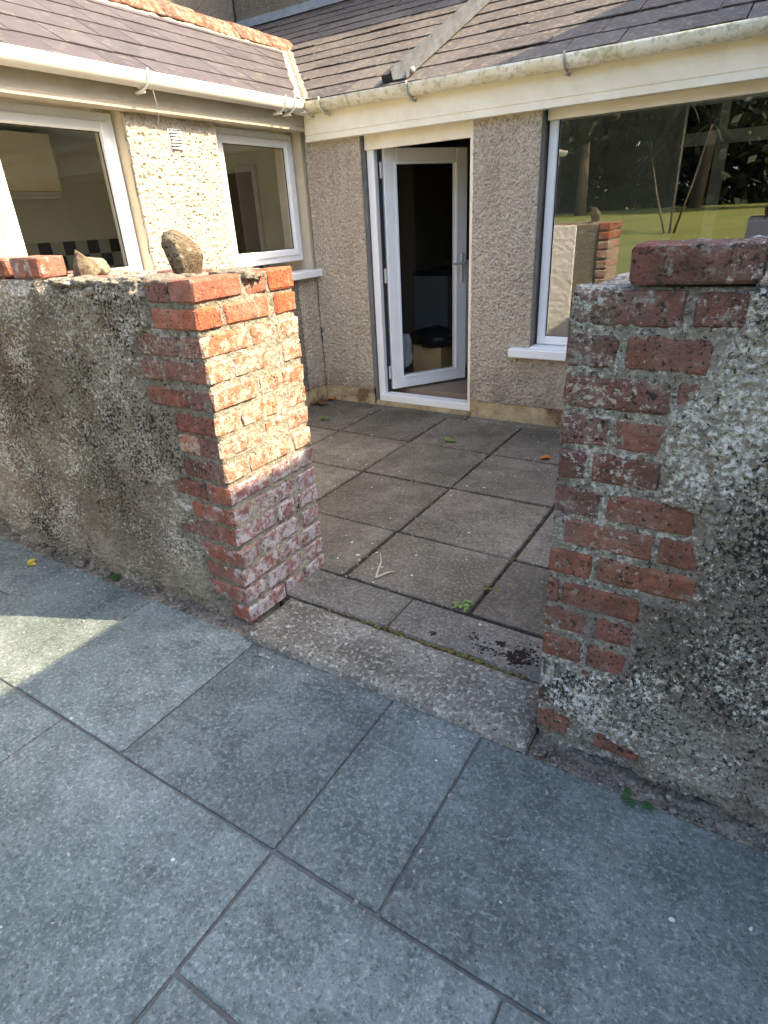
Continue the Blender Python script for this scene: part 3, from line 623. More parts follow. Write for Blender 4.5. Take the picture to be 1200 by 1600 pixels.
# gutters: half-round channels with brackets
def halfround(cx, cz, r, t, sgn):
    o = [(cx + r * math.cos(a), cz + r * math.sin(a) * 1.15) for a in np.linspace(math.pi, 2 * math.pi, 15)]
    i = [(cx + (r - t) * math.cos(a), cz + (r - t) * math.sin(a) * 1.15) for a in np.linspace(2 * math.pi, math.pi, 15)]
    o[0] = (o[0][0] - (.004), o[0][1]); o[-1] = (o[-1][0] + .004, o[-1][1])
    return o + i
gd = profile('gutter', halfround(-.132, 2.226, .058, .004, 1), 'x', .085, 5.0, 'gutter_a', hs, True)
gw = profile('gutter', halfround(.132, 2.230, .060, .004, 1), 'y', -6.0, -.085, 'gutter', hs, True)
bm = bmesh.new(); bm_box(bm, .075, .19, -.19, -.075, 2.16, 2.168, .002)
bmobj('gutter_corner', bm, 'gutter', gw)
def bracket_x(x, mat):     # on the door-wing gutter
    bm = bmesh.new(); pts = [(x, -.132 + .064 * math.cos(a), 2.226 + .064 * math.sin(a) * 1.15) for a in np.linspace(math.pi * .98, 1.9 * math.pi, 12)]
    bm_tube(bm, [(x, -.19, 2.236)] + pts, .006, 6); bm_box(bm, x - .008, x + .008, -.14, -.066, 2.135, 2.15, .002); return bmobj('bracket', bm, mat, gd, True)
def bracket_y(y, mat, w=.006):
    bm = bmesh.new(); pts = [(.132 + .066 * math.cos(a), y, 2.230 + .066 * math.sin(a) * 1.15) for a in np.linspace(.02 * math.pi, -.9 * math.pi, 12)]
    bm_tube(bm, [(.192, y, 2.24)] + pts, w, 6); bm_box(bm, .066, .14, y - .009, y + .009, 2.138, 2.155, .002); return bmobj('bracket', bm, mat, gw, True)
for x in (.17, .32, 1.03, 2.05, 3.1): bracket_x(x, 'gutter_a' if x < .4 else 'wire')
for y in (-2.9, -1.55, -.40, -.30): bracket_y(y, 'gutter')
# air vent
av = sheet('air_vent', (.006, -1.322, 1.885), (0, 1, 0), (0, 0, 1), (1, 0, 0), .104, .118, .05, lambda P, u, v: 0 * u + .004, 'upvc', hs, .02)
for i in range(6):
    bm = bmesh.new(); bm_box(bm, .011, .024, -1.313, -1.227, 1.895 + i * .017, 1.904 + i * .017, .001); bmobj('slat', bm, 'upvc', av)
for i in range(6):
    bm = bmesh.new(); bm_box(bm, .0105, .013, -1.312, -1.228, 1.9045 + i * .017, 1.9115 + i * .017); bmobj('slot', bm, 'blackgasket', av)

# ---------- roofs
TD, TW = .488, .554                      # slopes of the door roof and of the wing roof
ZE, E = 2.232, .13
PD, PW = math.atan(TD), math.atan(TW)
RX, RZ, RY = -1.22, ZE + TW * (E + 1.22), 0.0
RY = (RZ - ZE) / TD - E                  # where the wing ridge dies into the door roof
def clip(poly, a, b, c):                 # keep a*x+b*y >= c
    out = []
    for i in range(len(poly)):
        p, q = poly[i], poly[(i + 1) % len(poly)]; dp = a * p[0] + b * p[1] - c; dq = a * q[0] + b * q[1] - c
        if dp >= 0: out.append(p)
        if dp * dq < 0: t = dp / (dp - dq); out.append((p[0] + t * (q[0] - p[0]), p[1] + t * (q[1] - p[1])))
    return out
vx, vy = RX - E, RY + E; L_ = math.hypot(vx, vy); NR = (vy / L_, -vx / L_)       # normal to the valley, pointing to the door roof side (+x,+y)
VC = NR[0] * E + NR[1] * -E
NL = (-vy / L_, -vx / L_); NLc = NL[0] * RX + NL[1] * RY
def slate_obj(poly, zf, low, thick, mat, par, nrm):
    if len(poly) < 3: return
    ar = abs(sum(poly[i][0] * poly[(i + 1) % len(poly)][1] - poly[(i + 1) % len(poly)][0] * poly[i][1] for i in range(len(poly)))) / 2
    if ar < .002: return
    bm = bmesh.new(); A = [bm.verts.new((p[0], p[1], zf(p))) for p in poly]; B = [bm.verts.new(v.co - Vector(nrm) * thick) for v in A]
    bm.faces.new(A); bm.faces.new(B[::-1])
    for i in range(len(A)): bm.faces.new((A[i], B[i], B[(i + 1) % len(A)], A[(i + 1) % len(A)]))
    bmesh.ops.recalc_face_normals(bm, faces=bm.faces[:])
    return bmobj('slate', bm, mat, par)
srng = random.Random(21)
def make_roof_d():
    deck = [(-3.0, RY), (RX, RY), (E, -E + .02), (5.0, -E + .02), (5.0, 2.7), (-3.0, 2.7)]
    bm = bmesh.new(); A = [bm.verts.new((x, y, ZE + TD * (y + E) - .022)) for x, y in deck]; B = [bm.verts.new((x, y, ZE + TD * (y + E) - .05)) for x, y in deck]
    bm.faces.new(A); bm.faces.new(B[::-1])
    for i in range(len(A)): bm.faces.new((A[i], B[i], B[(i + 1) % len(A)], A[(i + 1) % len(A)]))
    bmesh.ops.recalc_face_normals(bm, faces=bm.faces[:]); roof = bmobj('roof', bm, 'deck', hs)
    g = .229; w = .305; nrm = (0, -math.sin(PD), math.cos(PD))
    for c in range(13):
        y0 = -E - .02 + c * g
        x = -2.9 + (w / 2 if c % 2 else 0) + .04
        while x < 3.75:
            yy = y0 + srng.gauss(0, .004); y1 = min(yy + .40, 2.695); dx = srng.gauss(0, .002); lift = srng.uniform(.013, .019) + (.004 if srng.random() < .1 else 0); sk = srng.gauss(0, .003)
            p = [(x + .003 + dx, yy + sk), (x + w - .003 + dx, yy - sk), (x + w - .003 + dx, y1), (x + .003 + dx, y1)]
            xc = x + w / 2
            if xc > RX: p = clip(p, NR[0], NR[1], VC + .035)
            else: p = clip(p, NL[0], NL[1], NLc + .03)
            slate_obj(p, lambda q: ZE + TD * (q[1] + E) + lift * max(0, 1 - (q[1] - yy) / .40), yy, .0075, 'slate_d', roof, nrm)
            x += w
    return roof
def make_roof_w():
    deck = [(E - .02, -E), (RX, RY), (RX, -6), (E - .02, -6)]
    bm = bmesh.new(); A = [bm.verts.new((x, y, ZE + TW * (E - x) - .022)) for x, y in deck]; B = [bm.verts.new((x, y, ZE + TW * (E - x) - .05)) for x, y in deck]
    bm.faces.new(A); bm.faces.new(B[::-1])
    for i in range(len(A)): bm.faces.new((A[i], B[i], B[(i + 1) % len(A)], A[(i + 1) % len(A)]))
    C = [bm.verts.new((x, y, z)) for x, y, z in ((RX, RY, RZ - .03), (RX, -6, RZ - .03), (2 * RX - E, -6, ZE - .03), (2 * RX - E, -E, ZE - .03))]; bm.faces.new(C)
    bmesh.ops.recalc_face_normals(bm, faces=bm.faces[:]); roof = bmobj('roof', bm, 'deck', hs)
    g = .226; w = .287; nrm = (math.sin(PW), 0, math.cos(PW))
    for c in range(6):
        x0 = E + .02 - c * g
        y = -5.2 + (w * .6 if c % 2 else 0) + .055
        while y < RY + .2:
            xx = x0 + srng.gauss(0, .003); x1 = max(xx - .39, RX + .0); lift = srng.uniform(.011, .016); sk = srng.gauss(0, .003)
            p = [(xx + sk, y + .002), (x1, y + .002), (x1, y + w - .002), (xx - sk, y + w - .002)]
            p = clip(p, -NR[0], -NR[1], -VC + .035)
            slate_obj(p, lambda q: ZE + TW * (E - q[0]) + lift * max(0, 1 - (xx - q[0]) / .39), xx, .007, 'slate_w', roof, nrm)
            y += w
    return roof
rd = make_roof_d(); rw_ = make_roof_w()
# valley: cement flaunching in a V
def valley():
    n = 60; m_ = 13; V = []; 
    for i in range(n + 1):
        t = i / n; cx, cy = E + vx * t, -E + vy * t; cz = ZE + TW * (E - cx)
        for j in range(m_):
            s = (j / (m_ - 1) - .5) * 2
            V.append((cx, cy, cz, s, t))
    V = np.array(V); P = V[:, :3].copy(); s = V[:, 3]
    wv = .058 + .014 * vnoise(P * 1, 14, 91) + .006 * vnoise(P, 40, 92)
    wv = np.where(s < 0, wv, .05 + .012 * vnoise(P + 3, 16, 93)); off = s * wv
    P[:, 0] += NR[0] * off; P[:, 1] += NR[1] * off
    zd = ZE + TD * (P[:, 1] + E); zw = ZE + TW * (E - P[:, 0]); P[:, 2] = np.where(s > 0, np.maximum(zd, zw - 1), zw) * 1.0
    P[:, 2] = np.maximum(zd, zw) + .018 + .010 * fbm(P, 22, 3, 94) - .012 * (np.abs(s) < .12) - .022 * (np.abs(s) > .95)
    idx = np.arange((n + 1) * m_).reshape(n + 1, m_); F = np.stack([idx[:-1, :-1], idx[1:, :-1], idx[1:, 1:], idx[:-1, 1:]], -1).reshape(-1, 4)
    return link('valley', mesh_np('valley', P, F[:, ::-1]), 'cement', hs)
valley()
# ridge tiles on the wing
for i in range(14):
    y1 = RY + .03 - i * .405; y0 = y1 - .40; bm = bmesh.new()
    r0 = random.Random(100 + i); dz = r0.uniform(-.008, .008); prof = []
    for a in np.linspace(-1, 1, 11):
        prof.append((RX + a * .15, RZ + .085 - abs(a) ** 1.5 * .135 + dz))
    A = [bm.verts.new((x, y0, z)) for x, z in prof]; B = [bm.verts.new((x, y1, z + r0.uniform(-.002, .002))) for x, z in prof]
    A2 = [bm.verts.new((x, y0, z - .018)) for x, z in prof]; B2 = [bm.verts.new((x, y1, z - .018)) for x, z in prof]
    for k in range(10):
        bm.faces.new((A[k], A[k + 1], B[k + 1], B[k])); bm.faces.new((A2[k], B2[k], B2[k + 1], A2[k + 1])); bm.faces.new((A[k], A2[k], A2[k + 1], A[k + 1])); bm.faces.new((B[k], B[k + 1], B2[k + 1], B2[k]))
    bm.faces.new((A[0], B[0], B2[0], A2[0])); bm.faces.new((A[-1], A2[-1], B2[-1], B[-1]))
    bmesh.ops.recalc_face_normals(bm, faces=bm.faces[:]); bmobj('ridge_tile', bm, 'terra', rw_, True)
sheet('ridge_bedding', (RX + .185, -4.5, RZ - .098), (-.82, 0, .57), (0, 1, 0), (.5, 0, .86), .10, 4.5 + RY, .012, lambda P, u, v: .008 + .012 * fbm(P, 14, 3, 95) - .02 * (1 - sst(u, 0, .03 )), 'cement', rw_, .02)
boxes('abutment_flashing', [(-3, 5, 2.64, 2.70, ZE + TD * (2.66 + E) + .02, ZE + TD * (2.66 + E) + .10)], 'lead', hs)
# ---------- rooms behind the openings (part of the house)
def room(name, x0, x1, y0, y1, z0, z1, wm, fm, cm, skip=()):
    t = .06; L = []
    if 'x0' not in skip: L.append((x0 - t, x0, y0, y1, z0, z1))
    if 'x1' not in skip: L.append((x1, x1 + t, y0, y1, z0, z1))
    if 'y0' not in skip: L.append((x0, x1, y0 - t, y0, z0, z1))
    if 'y1' not in skip: L.append((x0, x1, y1, y1 + t, z0, z1))
    boxes('room_wall', L, wm, hs); box('room_floor', x0, x1, y0, y1, z0 - t, z0, fm, hs); cm and box('room_ceiling', x0 - t, x1 + t, y0 - t, y1 + t, z1, z1 + .03, cm, hs)
room('kitchen', -2.4, -.282, -5.0, 1.2, .05, 2.26, 'olive', 'floor_pale', 'ceil', ('x1',))
box('room_wall', -.282, -.22, .0, 1.2, .05, 2.26, 'olive', hs)
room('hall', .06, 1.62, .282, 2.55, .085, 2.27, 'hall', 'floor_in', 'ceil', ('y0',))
room('living_room', 1.70, 4.9, .282, 2.4, .085, 2.29, 'olive', 'floor_pale', 'ceil', ('y0',))
# coving / wall units in the kitchen
box('wall_unit', -2.398, -2.08, -2.3, -.76, 1.80, 2.22, 'cream_in', hs)
box('worktop', -2.398, -1.80, -2.6, .3, .90, .94, 'white_in', hs)
for i in range(10):
    for j in range(3):
        bm = bmesh.new(); a = -1.05 + i * .122; bm_box(bm, -2.398, -2.39, a, a + .118, 1.045 + j * .122, 1.163 + j * .122, .002); bmobj('wall_tile', bm, 'tile_b' if (i + j) % 2 else 'tile_a', hs)
# internal glazed screen at the back of the living room
scr = boxes('glazed_screen', [(2.30, 2.37, 2.36, 2.398, .085, 2.25), (2.37, 4.2, 2.36, 2.398, 1.88, 1.98), (2.37, 4.2, 2.36, 2.398, 2.18, 2.25), (2.62, 2.72, 2.36, 2.398, .085, 1.88), (3.3, 3.4, 2.36, 2.398, .085, 1.88), (2.62, 2.69, 2.36, 2.398, 1.98, 2.18), (3.3, 3.37, 2.36, 2.398, 1.98, 2.18)], 'white_in', hs, .004)
box('dark_pane', 2.37, 4.2, 2.385, 2.392, .10, 2.18, 'dark', scr)
# inner door in the room behind the small window
idr = boxes('inner_door_case', frame_y(1.165, 1.198, -2.22, -1.60, .05, 2.03, .06), 'white_in', hs, .004)
box('inner_door', -2.16, -1.66, 1.175, 1.19, .05, 1.97, 'innerdoor', idr)

# ================================================================ OTHER BUILDINGS
th = empty('two_storey_house', (-3, 2.7, 0), 'taller grey pebbledashed house rising behind the bungalow roofs', 'house')
boxes('wall', [(-9, -3.03, -4.5, 10, 0, 5.6), (-3.0, 5.0, 2.72, 10, 0, 5.6)], 'dash_up', th)
dashpanel('y', -3.0, .2, 3.35, 4.4, .018, 'dash_up', th, 2.712)
dashpanel('x', -2.5, 2.7, 2.2, 4.4, .018, 'dash_up', th, -3.02)
boxes('eaves', [(-3.0, 5.15, 2.5, 2.72, 5.49, 5.64), (-9, -2.82, -4.7, 2.5, 5.49, 5.64)], 'cream', th)
for (x, z) in ((-1.9, 4.05), (.8, 4.4), (3.2, 4.4)):
    wn = boxes('window', frame_y(2.66, 2.71, x - .5, x + .5, z, z + 1.0, .06), 'upvc', th); box('pane', x - .44, x + .44, 2.69, 2.70, z + .06, z + .94, 'dark', wn); box('sill', x - .56, x + .56, 2.60, 2.71, z - .07, z, 'upvc', wn)
def hip(name, x0, x1, y0, y1, ze, zr, axis, mat, par):
    bm = bmesh.new()
    if axis == 'x': q = [(x0, y0, ze), (x1, y0, ze), (x1, y1, ze), (x0, y1, ze), (x0, (y0 + y1) / 2, zr), (x1, (y0 + y1) / 2, zr)]; fs = [(0, 1, 5, 4), (2, 3, 4, 5), (1, 2, 5), (3, 0, 4), (3, 2, 1, 0)]
    else: q = [(x0, y0, ze), (x1, y0, ze), (x1, y1, ze), (x0, y1, ze), ((x0 + x1) / 2, y0, zr), ((x0 + x1) / 2, y1, zr)]; fs = [(0, 1, 4), (1, 2, 5, 4), (2, 3, 5), (3, 0, 4, 5), (3, 2, 1, 0)]
    vs = [bm.verts.new(v) for v in q]
    for f_ in fs: bm.faces.new([vs[i] for i in f_])
    bmesh.ops.recalc_face_normals(bm, faces=bm.faces[:]); return bmobj(name, bm, mat, par)
hip('roof', -3, 5.15, 2.5, 10.2, 5.64, 7.4, 'x', 'slate_w', th); hip('roof', -9.2, -2.82, -4.7, 10.2, 5.64, 7.2, 'y', 'slate_w', th)
nh = empty('gabled_house', (6.5, -1, 0), 'tall gabled house closing the right side of the courtyard', 'house')
boxes('wall', [(5.15, 9.5, -4.2, -1.0, -.1, 4.02), (5.02, 9.5, -1.0, 3.7, -.1, 4.15)], 'dash', nh)
profile('eaves', [(5.0, 4.0), (5.0, 4.115), (5.2, 4.14), (9.6, 4.14), (9.6, 4.0)], 'y', -4.3, -1.0, 'cream', nh)
bm = bmesh.new(); vs = [bm.verts.new(v) for v in ((5.01, -1.05, 4.10), (5.01, 3.75, 4.10), (5.01, 1.36, 6.0), (9.6, -1.05, 4.10), (9.6, 3.75, 4.10), (9.6, 1.36, 6.0))]
for f_ in ((0, 2, 1), (3, 4, 5), (0, 3, 5, 2), (1, 2, 5, 4), (0, 1, 4, 3)): bm.faces.new([vs[i] for i in f_])
bmesh.ops.recalc_face_normals(bm, faces=bm.faces[:]); bmobj('roof', bm, 'slate_w', nh)
bm = bmesh.new(); vs = [bm.verts.new(v) for v in ((5.02, -4.3, 4.13), (9.6, -4.3, 4.13), (9.6, -1.05, 4.13), (5.02, -1.05, 4.13), (7.3, -4.3, 5.1), (7.3, -1.05, 5.1))]
for f_ in ((0, 1, 4), (2, 3, 5), (1, 2, 5, 4), (3, 0, 4, 5), (3, 2, 1, 0)): bm.faces.new([vs[i] for i in f_])
bmesh.ops.recalc_face_normals(bm, faces=bm.faces[:]); bmobj('roof', bm, 'slate_w', nh)
for y in (-3.2, -1.9): 
    wn = boxes('window', frame_x(5.09, 5.14, y - .4, y + .4, 1.0, 2.1, .06), 'upvc', nh); box('pane', 5.12, 5.13, y - .34, y + .34, 1.06, 2.04, 'dark', wn)

# ================================================================ THINGS
# steel channel lying up the roof
def roofp(x, y, h): return Vector((x, y, ZE + TD * (y + E))) + h * Vector((0, -math.sin(PD), math.cos(PD)))
ch = empty('steel_channel', roofp(.93, -.08, .02), 'long galvanised steel channel lying up the slates to the gutter', 'metal channel')
bm = bmesh.new()
def slopebox(x0, x1, y0, y1, h0, h1):
    q = [roofp(x, y, h) for h in (h0, h1) for y in (y0, y1) for x in (x0, x1)]; vs = [bm.verts.new(p) for p in q]
    for f_ in ((0, 1, 3, 2), (4, 6, 7, 5), (0, 4, 5, 1), (1, 5, 7, 3), (3, 7, 6, 2), (2, 6, 4, 0)): bm.faces.new([vs[i] for i in f_])
slopebox(.88, .885, -.10, 2.5, .02, .075); slopebox(.885, .985, -.10, 2.5, .02, .026); slopebox(.985, .99, -.10, 2.5, .02, .062); slopebox(.87, .885, -.10, 2.5, .075, .081)
bmesh.ops.recalc_face_normals(bm, faces=bm.faces[:]); bmobj('channel', bm, 'galv', ch)
bm = bmesh.new(); slopebox(.80, .872, -.095, .06, .015, .06); bmesh.ops.recalc_face_normals(bm, faces=bm.faces[:]); bmobj('wooden_block', bm, 'deck', ch)
bm = bmesh.new(); bmesh.ops.create_icosphere(bm, subdivisions=2, radius=.017, matrix=Matrix.Translation(roofp(1.0, -.03, .04))); bmobj('bolt', bm, 'rust', ch, True)
# loose bricks, stones on the left wall
def loose_brick(x0, x1, y0, y1, z0, z1, label, seed, rot=0):
    bm = bmesh.new(); bm_box(bm, x0, x1, y0, y1, z0, z1, .007, .004, random.Random(seed)); 
    c = Vector(((x0 + x1) / 2, (y0 + y1) / 2, z0))
    for v in bm.verts: v.co -= c
    o = bmobj('loose_brick', bm, 'brick_low'); o.location = c; o.rotation_euler = (0, 0, rot); o['label'] = label; o['category'] = 'brick'; o['group'] = 'loose bricks on the garden wall'
loose_brick(.735, .925, -2.872, -2.755, 1.306, 1.383, 'loose red brick on the left wall with its end in full sun', 4, .03)
loose_brick(.47, .683, -2.86, -2.745, 1.306, 1.38, 'loose red brick at the left picture edge, partly cut off', 5, -.05)
def rock(name, c, s, seed, label, mat='stone', rot=(0, 0, 0)):
    bm = bmesh.new(); r = bmesh.ops.create_icosphere(bm, subdivisions=4, radius=1); q = np.array([v.co[:] for v in r['verts']])
    d = 1 + .35 * fbm(q, .9, 2, seed) + .22 * fbm(q, 3, 3, seed + 3)
    q = q * d[:, None]; pr = np.random.default_rng(seed)
    for i in range(14 if mat != 'bagblack' and mat != 'paper' else 3):
        nn = pr.normal(size=3); nn /= np.linalg.norm(nn); dd = pr.uniform(.52, .8); q -= np.maximum(0, q @ nn - dd)[:, None] * nn
    q[:, 2] = np.maximum(q[:, 2], -.6); q *= 1.25; q += .03 * np.stack([fbm(q, 4, 3, seed + k) for k in (5, 6, 7)], -1)
    for v, p in zip(r['verts'], q): v.co = Vector((p[0] * s[0], p[1] * s[1], p[2] * s[2]))
    zmin = min(v.co.z for v in bm.verts)
    for v in bm.verts: v.co.z -= zmin
    o = bmobj(name, bm, mat, None, True); o.location = c; o.rotation_euler = rot; o['label'] = label; o['category'] = 'stone'; return o
rock('stone', (1.53, -2.69, 1.298), (.062, .055, .072), 12, 'upright tan lump of stone on the left wall before the pebbledash', 'stone', (0, .12, .7))
rock('stone', (.985, -2.72, 1.30), (.055, .05, .048), 15, 'small pale yellow stone beside the loose sunlit brick', 'stone')
rock('stone', (.93, -2.64, 1.295), (.10, .06, .035), 23, 'flat whitish stone lying behind the small yellow stone', 'cement')
# dangling wires at the gutter
tube('wire', [(.15, -1.50, 2.16), (.12, -1.46, 2.08), (.085, -1.44, 2.03), (.03, -1.42, 1.96)], .0018, 'wire', None, 5, label='thin grey wire dangling from the gutter bracket', category='wire')
# leaves, twigs, weeds
def leafmesh(bm, c, L, wd, yaw, pitch, curl=.25):
    c = Vector(c); d = Vector((math.cos(yaw) * math.cos(pitch), math.sin(yaw) * math.cos(pitch), math.sin(pitch))); s = Vector((-math.sin(yaw), math.cos(yaw), 0)); up = d.cross(s) * -1
    rows = []
    for t, w in ((0, .05), (.3, .85), (.6, 1), (.85, .6), (1, .05)):
        p = c + d * L * t - Vector((0, 0, 1)) * curl * L * t * t
        rows.append([bm.verts.new(p - s * wd * w * .5 + Vector((0, 0, .12 * wd * w))), bm.verts.new(p), bm.verts.new(p + s * wd * w * .5 + Vector((0, 0, .12 * wd * w)))])
    for a, b in zip(rows, rows[1:]):
        for k in (0, 1): bm.faces.new((a[k], a[k + 1], b[k + 1], b[k]))
def fallen(c, L, wd, yaw, mat, label, n=1):
    bm = bmesh.new(); r0 = random.Random(int(c[0] * 1000))
    for i in range(n): leafmesh(bm, (r0.uniform(-.02, .02) * (n > 1), r0.uniform(-.02, .02) * (n > 1), .004 + .006 * i), L, wd, yaw + i * 1.3, .15, .15)
    o = bmobj('fallen_leaf', bm, mat, None, True); o.location = c; o['label'] = label; o['category'] = 'leaf'
fallen((.369, -3.07, -.03), .05, .035, .4, 'leaf_y', 'small yellow leaf on the terrace slab at far left', 2)
fallen((2.30, -.66, .0), .085, .045, 2.7, 'leaf_o', 'orange leaf on the courtyard beside the right pier', 2)
fallen((.075, -.22, .0), .10, .06, .3, 'leaf_b', 'curled brown dead leaves in the inner corner of the courtyard', 5)
fallen((.10, -.06, .0), .08, .07, 1.9, 'leaf_o', 'rust-coloured leaf against the plinth in the inner corner', 2)
fallen((1.548, -.647, .002), .07, .045, .6, 'weed', 'single bright green leaf on the slabs before the door', 2)
tw = bmesh.new(); bm_tube(tw, [(2.05, -2.385, .008), (2.02, -2.31, .012), (2.0, -2.26, .010), (1.947, -2.185, .006)], [.005, .0045, .004, .002], 6); bm_tube(tw, [(2.05, -2.385, .008), (2.075, -2.33, .012), (2.095, -2.295, .006)], [.0045, .004, .002], 6)
bmobj('twig', tw, 'twig', None, True, label='forked pale dry twig on the courtyard slab behind the kerb', category='twig')
def weed(c, n, h, L, wd, mat, label, seed):
    root = empty('weed', c, label, 'weed'); r0 = random.Random(seed); st = bmesh.new(); lv = bmesh.new()
    for i in range(n):
        a = r0.uniform(0, 6.28); tip = Vector(c) + Vector((math.cos(a) * h * r0.uniform(.3, .9), math.sin(a) * h * r0.uniform(.2, .6), h * r0.uniform(.5, 1)))
        bm_tube(st, [c, (Vector(c) + tip) / 2 + Vector((0, 0, h * .2)), tip], .0014, 5); leafmesh(lv, tip, L * r0.uniform(.7, 1.2), wd, a, .1)
        leafmesh(lv, tip, L * r0.uniform(.6, 1), wd, a + 1.6, .2)
    bmobj('stem', st, mat, root, True); bmobj('leaves', lv, mat, root, True)
weed((2.485, -2.40, -.01), 11, .038, .024, .014, 'weed', 'leafy green weed where the slab joint meets the kerb', 1)
weed((2.53, -2.22, -.012), 4, .025, .025, .015, 'moss', 'tiny yellowing weed further along the wide slab joint', 2)
weed((.40, -.56, -.005), 14, .035, .035, .010, 'weed', 'low green weed tuft near the inner corner of the house', 3)
weed((.92, -2.925, -.03), 12, .022, .02, .016, 'weed_d', 'small dark green weed at the foot of the left wall', 4)
wd_ = empty('weed', (3.36, -2.955, -.03), 'dark green weed creeping from the right wall foot onto the terrace', 'weed')
st = bmesh.new(); bm_tube(st, [(3.36, -2.94, -.02), (3.30, -2.965, -.018), (3.255, -2.975, -.018)], .0016, 5); bmobj('stem', st, 'bark', wd_, True)
lv = bmesh.new()
for (x, y, a) in ((3.26, -2.975, 3.6), (3.26, -2.975, 5.0), (3.258, -2.972, 2.2), (3.30, -2.965, 5.2), (3.305, -2.965, 4.2)): leafmesh(lv, (x, y, -.014), .032, .02, a, .25)
bmobj('leaves', lv, 'weed_d', wd_, True)
# moss: strip along the step joint, black patches on the kerb
def mossblobs(name, spots, mat, label):
    bm = bmesh.new(); r0 = random.Random(9)
    for x, y, z, s in spots:
        r = bmesh.ops.create_icosphere(bm, subdivisions=1, radius=1)
        for v in r['verts']: v.co = Vector((x + v.co.x * s * r0.uniform(.7, 1.5), y + v.co.y * s * r0.uniform(.5, 1.7), z + v.co.z * s * .22))
    bmobj(name, bm, mat, None, True, kind='stuff', label=label, category='moss')
mr = random.Random(8); sp = []
for i in range(170):
    t = mr.random(); x = 2.0 + .85 * t if i % 3 else 2.42 + .3 * mr.random(); sp.append((x, -2.672 + mr.gauss(0, .006), .0, mr.uniform(.003, .008)))
for i in range(420):
    if i % 2: x, y = XL[1 + i % 5] + mr.gauss(0, .004), -2.42 + 2.3 * mr.random() ** 1.4
    else: x, y = mr.uniform(.3, 2.95), YL[(i // 2) % 4] + mr.gauss(0, .004)
    if math.sin(x * 9 + y * 13) + math.sin(x * 5.3 - y * 7) > .2: sp.append((x, y, -.010, mr.uniform(.004, .009)))
mossblobs('moss', sp, 'moss', 'yellowish moss growing in the courtyard joints and behind the step')
sp = []
for cx, cy, r_, n in ((2.80, -2.565, .028, 60), (2.79, -2.61, .02, 30), (2.71, -2.545, .012, 12), (2.76, -2.595, .012, 14), (2.46, -2.61, .012, 8), (2.60, -2.555, .01, 6), (2.66, -2.60, .03, 14), (2.83, -2.60, .012, 10)):
    for i in range(n * 3): sp.append((cx + mr.gauss(0, r_ * .9), cy + mr.gauss(0, r_ * .75), .0035, mr.uniform(.0015, .0055)))
mossblobs('black_moss', sp, 'moss_d', 'dark brown moss blotches on the kerb slab by the right pier')
gr = bmesh.new(); g0 = random.Random(17)
for i in range(620):
    k = i % 4
    if k == 0: x, y, z = g0.uniform(.3, 4.2), g0.uniform(-4.0, -2.97), -.028
    elif k == 1: x, y, z = g0.choice(XL[1:6]) + g0.gauss(0, .012), g0.uniform(-2.4, -.12), .0
    elif k == 2: x, y, z = g0.uniform(.2, 3.0), g0.choice(YL) + g0.gauss(0, .012), .0
    else: x, y, z = g0.uniform(.3, 3.0), -2.97 - abs(g0.gauss(0, .05)), -.028
    if k == 3 and 1.8 < x < 2.96: y -= .01
    q = abs(g0.gauss(0, .0022)) + .0012; r = bmesh.ops.create_cube(gr, size=1)
    rm_ = Matrix.Rotation(g0.uniform(0, 6), 3, Vector((g0.random(), g0.random(), g0.random() + .1)).normalized())
    for v in r['verts']: v.co = Vector((x, y, z)) + rm_ @ Vector((v.co.x * q * 2.2, v.co.y * q * 1.5, v.co.z * q))
bmobj('grit', gr, 'whitelichen', None, False, kind='stuff', label='pale mortar crumbs and grit scattered on the paving and in its joints', category='grit')
# inside the hall: box, bags, cabinet
cb = empty('cardboard_box', (.61, .94, .085), 'brown cardboard box seen through the open glazed door', 'box')
box('body', .46, .76, .80, 1.08, .087, .34, 'card', cb); box('flap', .42, .46, .81, 1.07, .335, .342, 'card', cb)
def bag(c, s, seed, mat, label):
    o = rock('bag', c, s, seed, label, mat); o['category'] = 'bag'
bag((.64, .95, .341), (.20, .15, .10), 31, 'bagblack', 'black polythene bag slumped on the cardboard box')
bag((.32, .72, .086), (.13, .12, .20), 37, 'paper', 'pale crumpled bag on the hall floor left of the box')
bag((.86, 1.2, .086), (.12, .12, .48), 41, 'paper', 'white bag standing behind the cardboard box')
cab = empty('cabinet', (.28, 1.9, .085), 'grey cabinet with dark worktop inside the hall', 'cabinet')
box('carcass', .07, .46, 1.55, 2.3, .087, .90, 'grey_in', cab, .004); box('worktop', .065, .48, 1.53, 2.32, .902, .94, 'bagblack', cab, .003)
ltm = boxes('strip_light', [(-2.30, -2.14, -1.6, -.745, 1.745, 1.772), (-2.32, -2.12, -1.6, -.745, 1.772, 1.798)], 'white_in', None, .004, label='white strip light under the kitchen cupboard seen through the leftmost window', category='light')

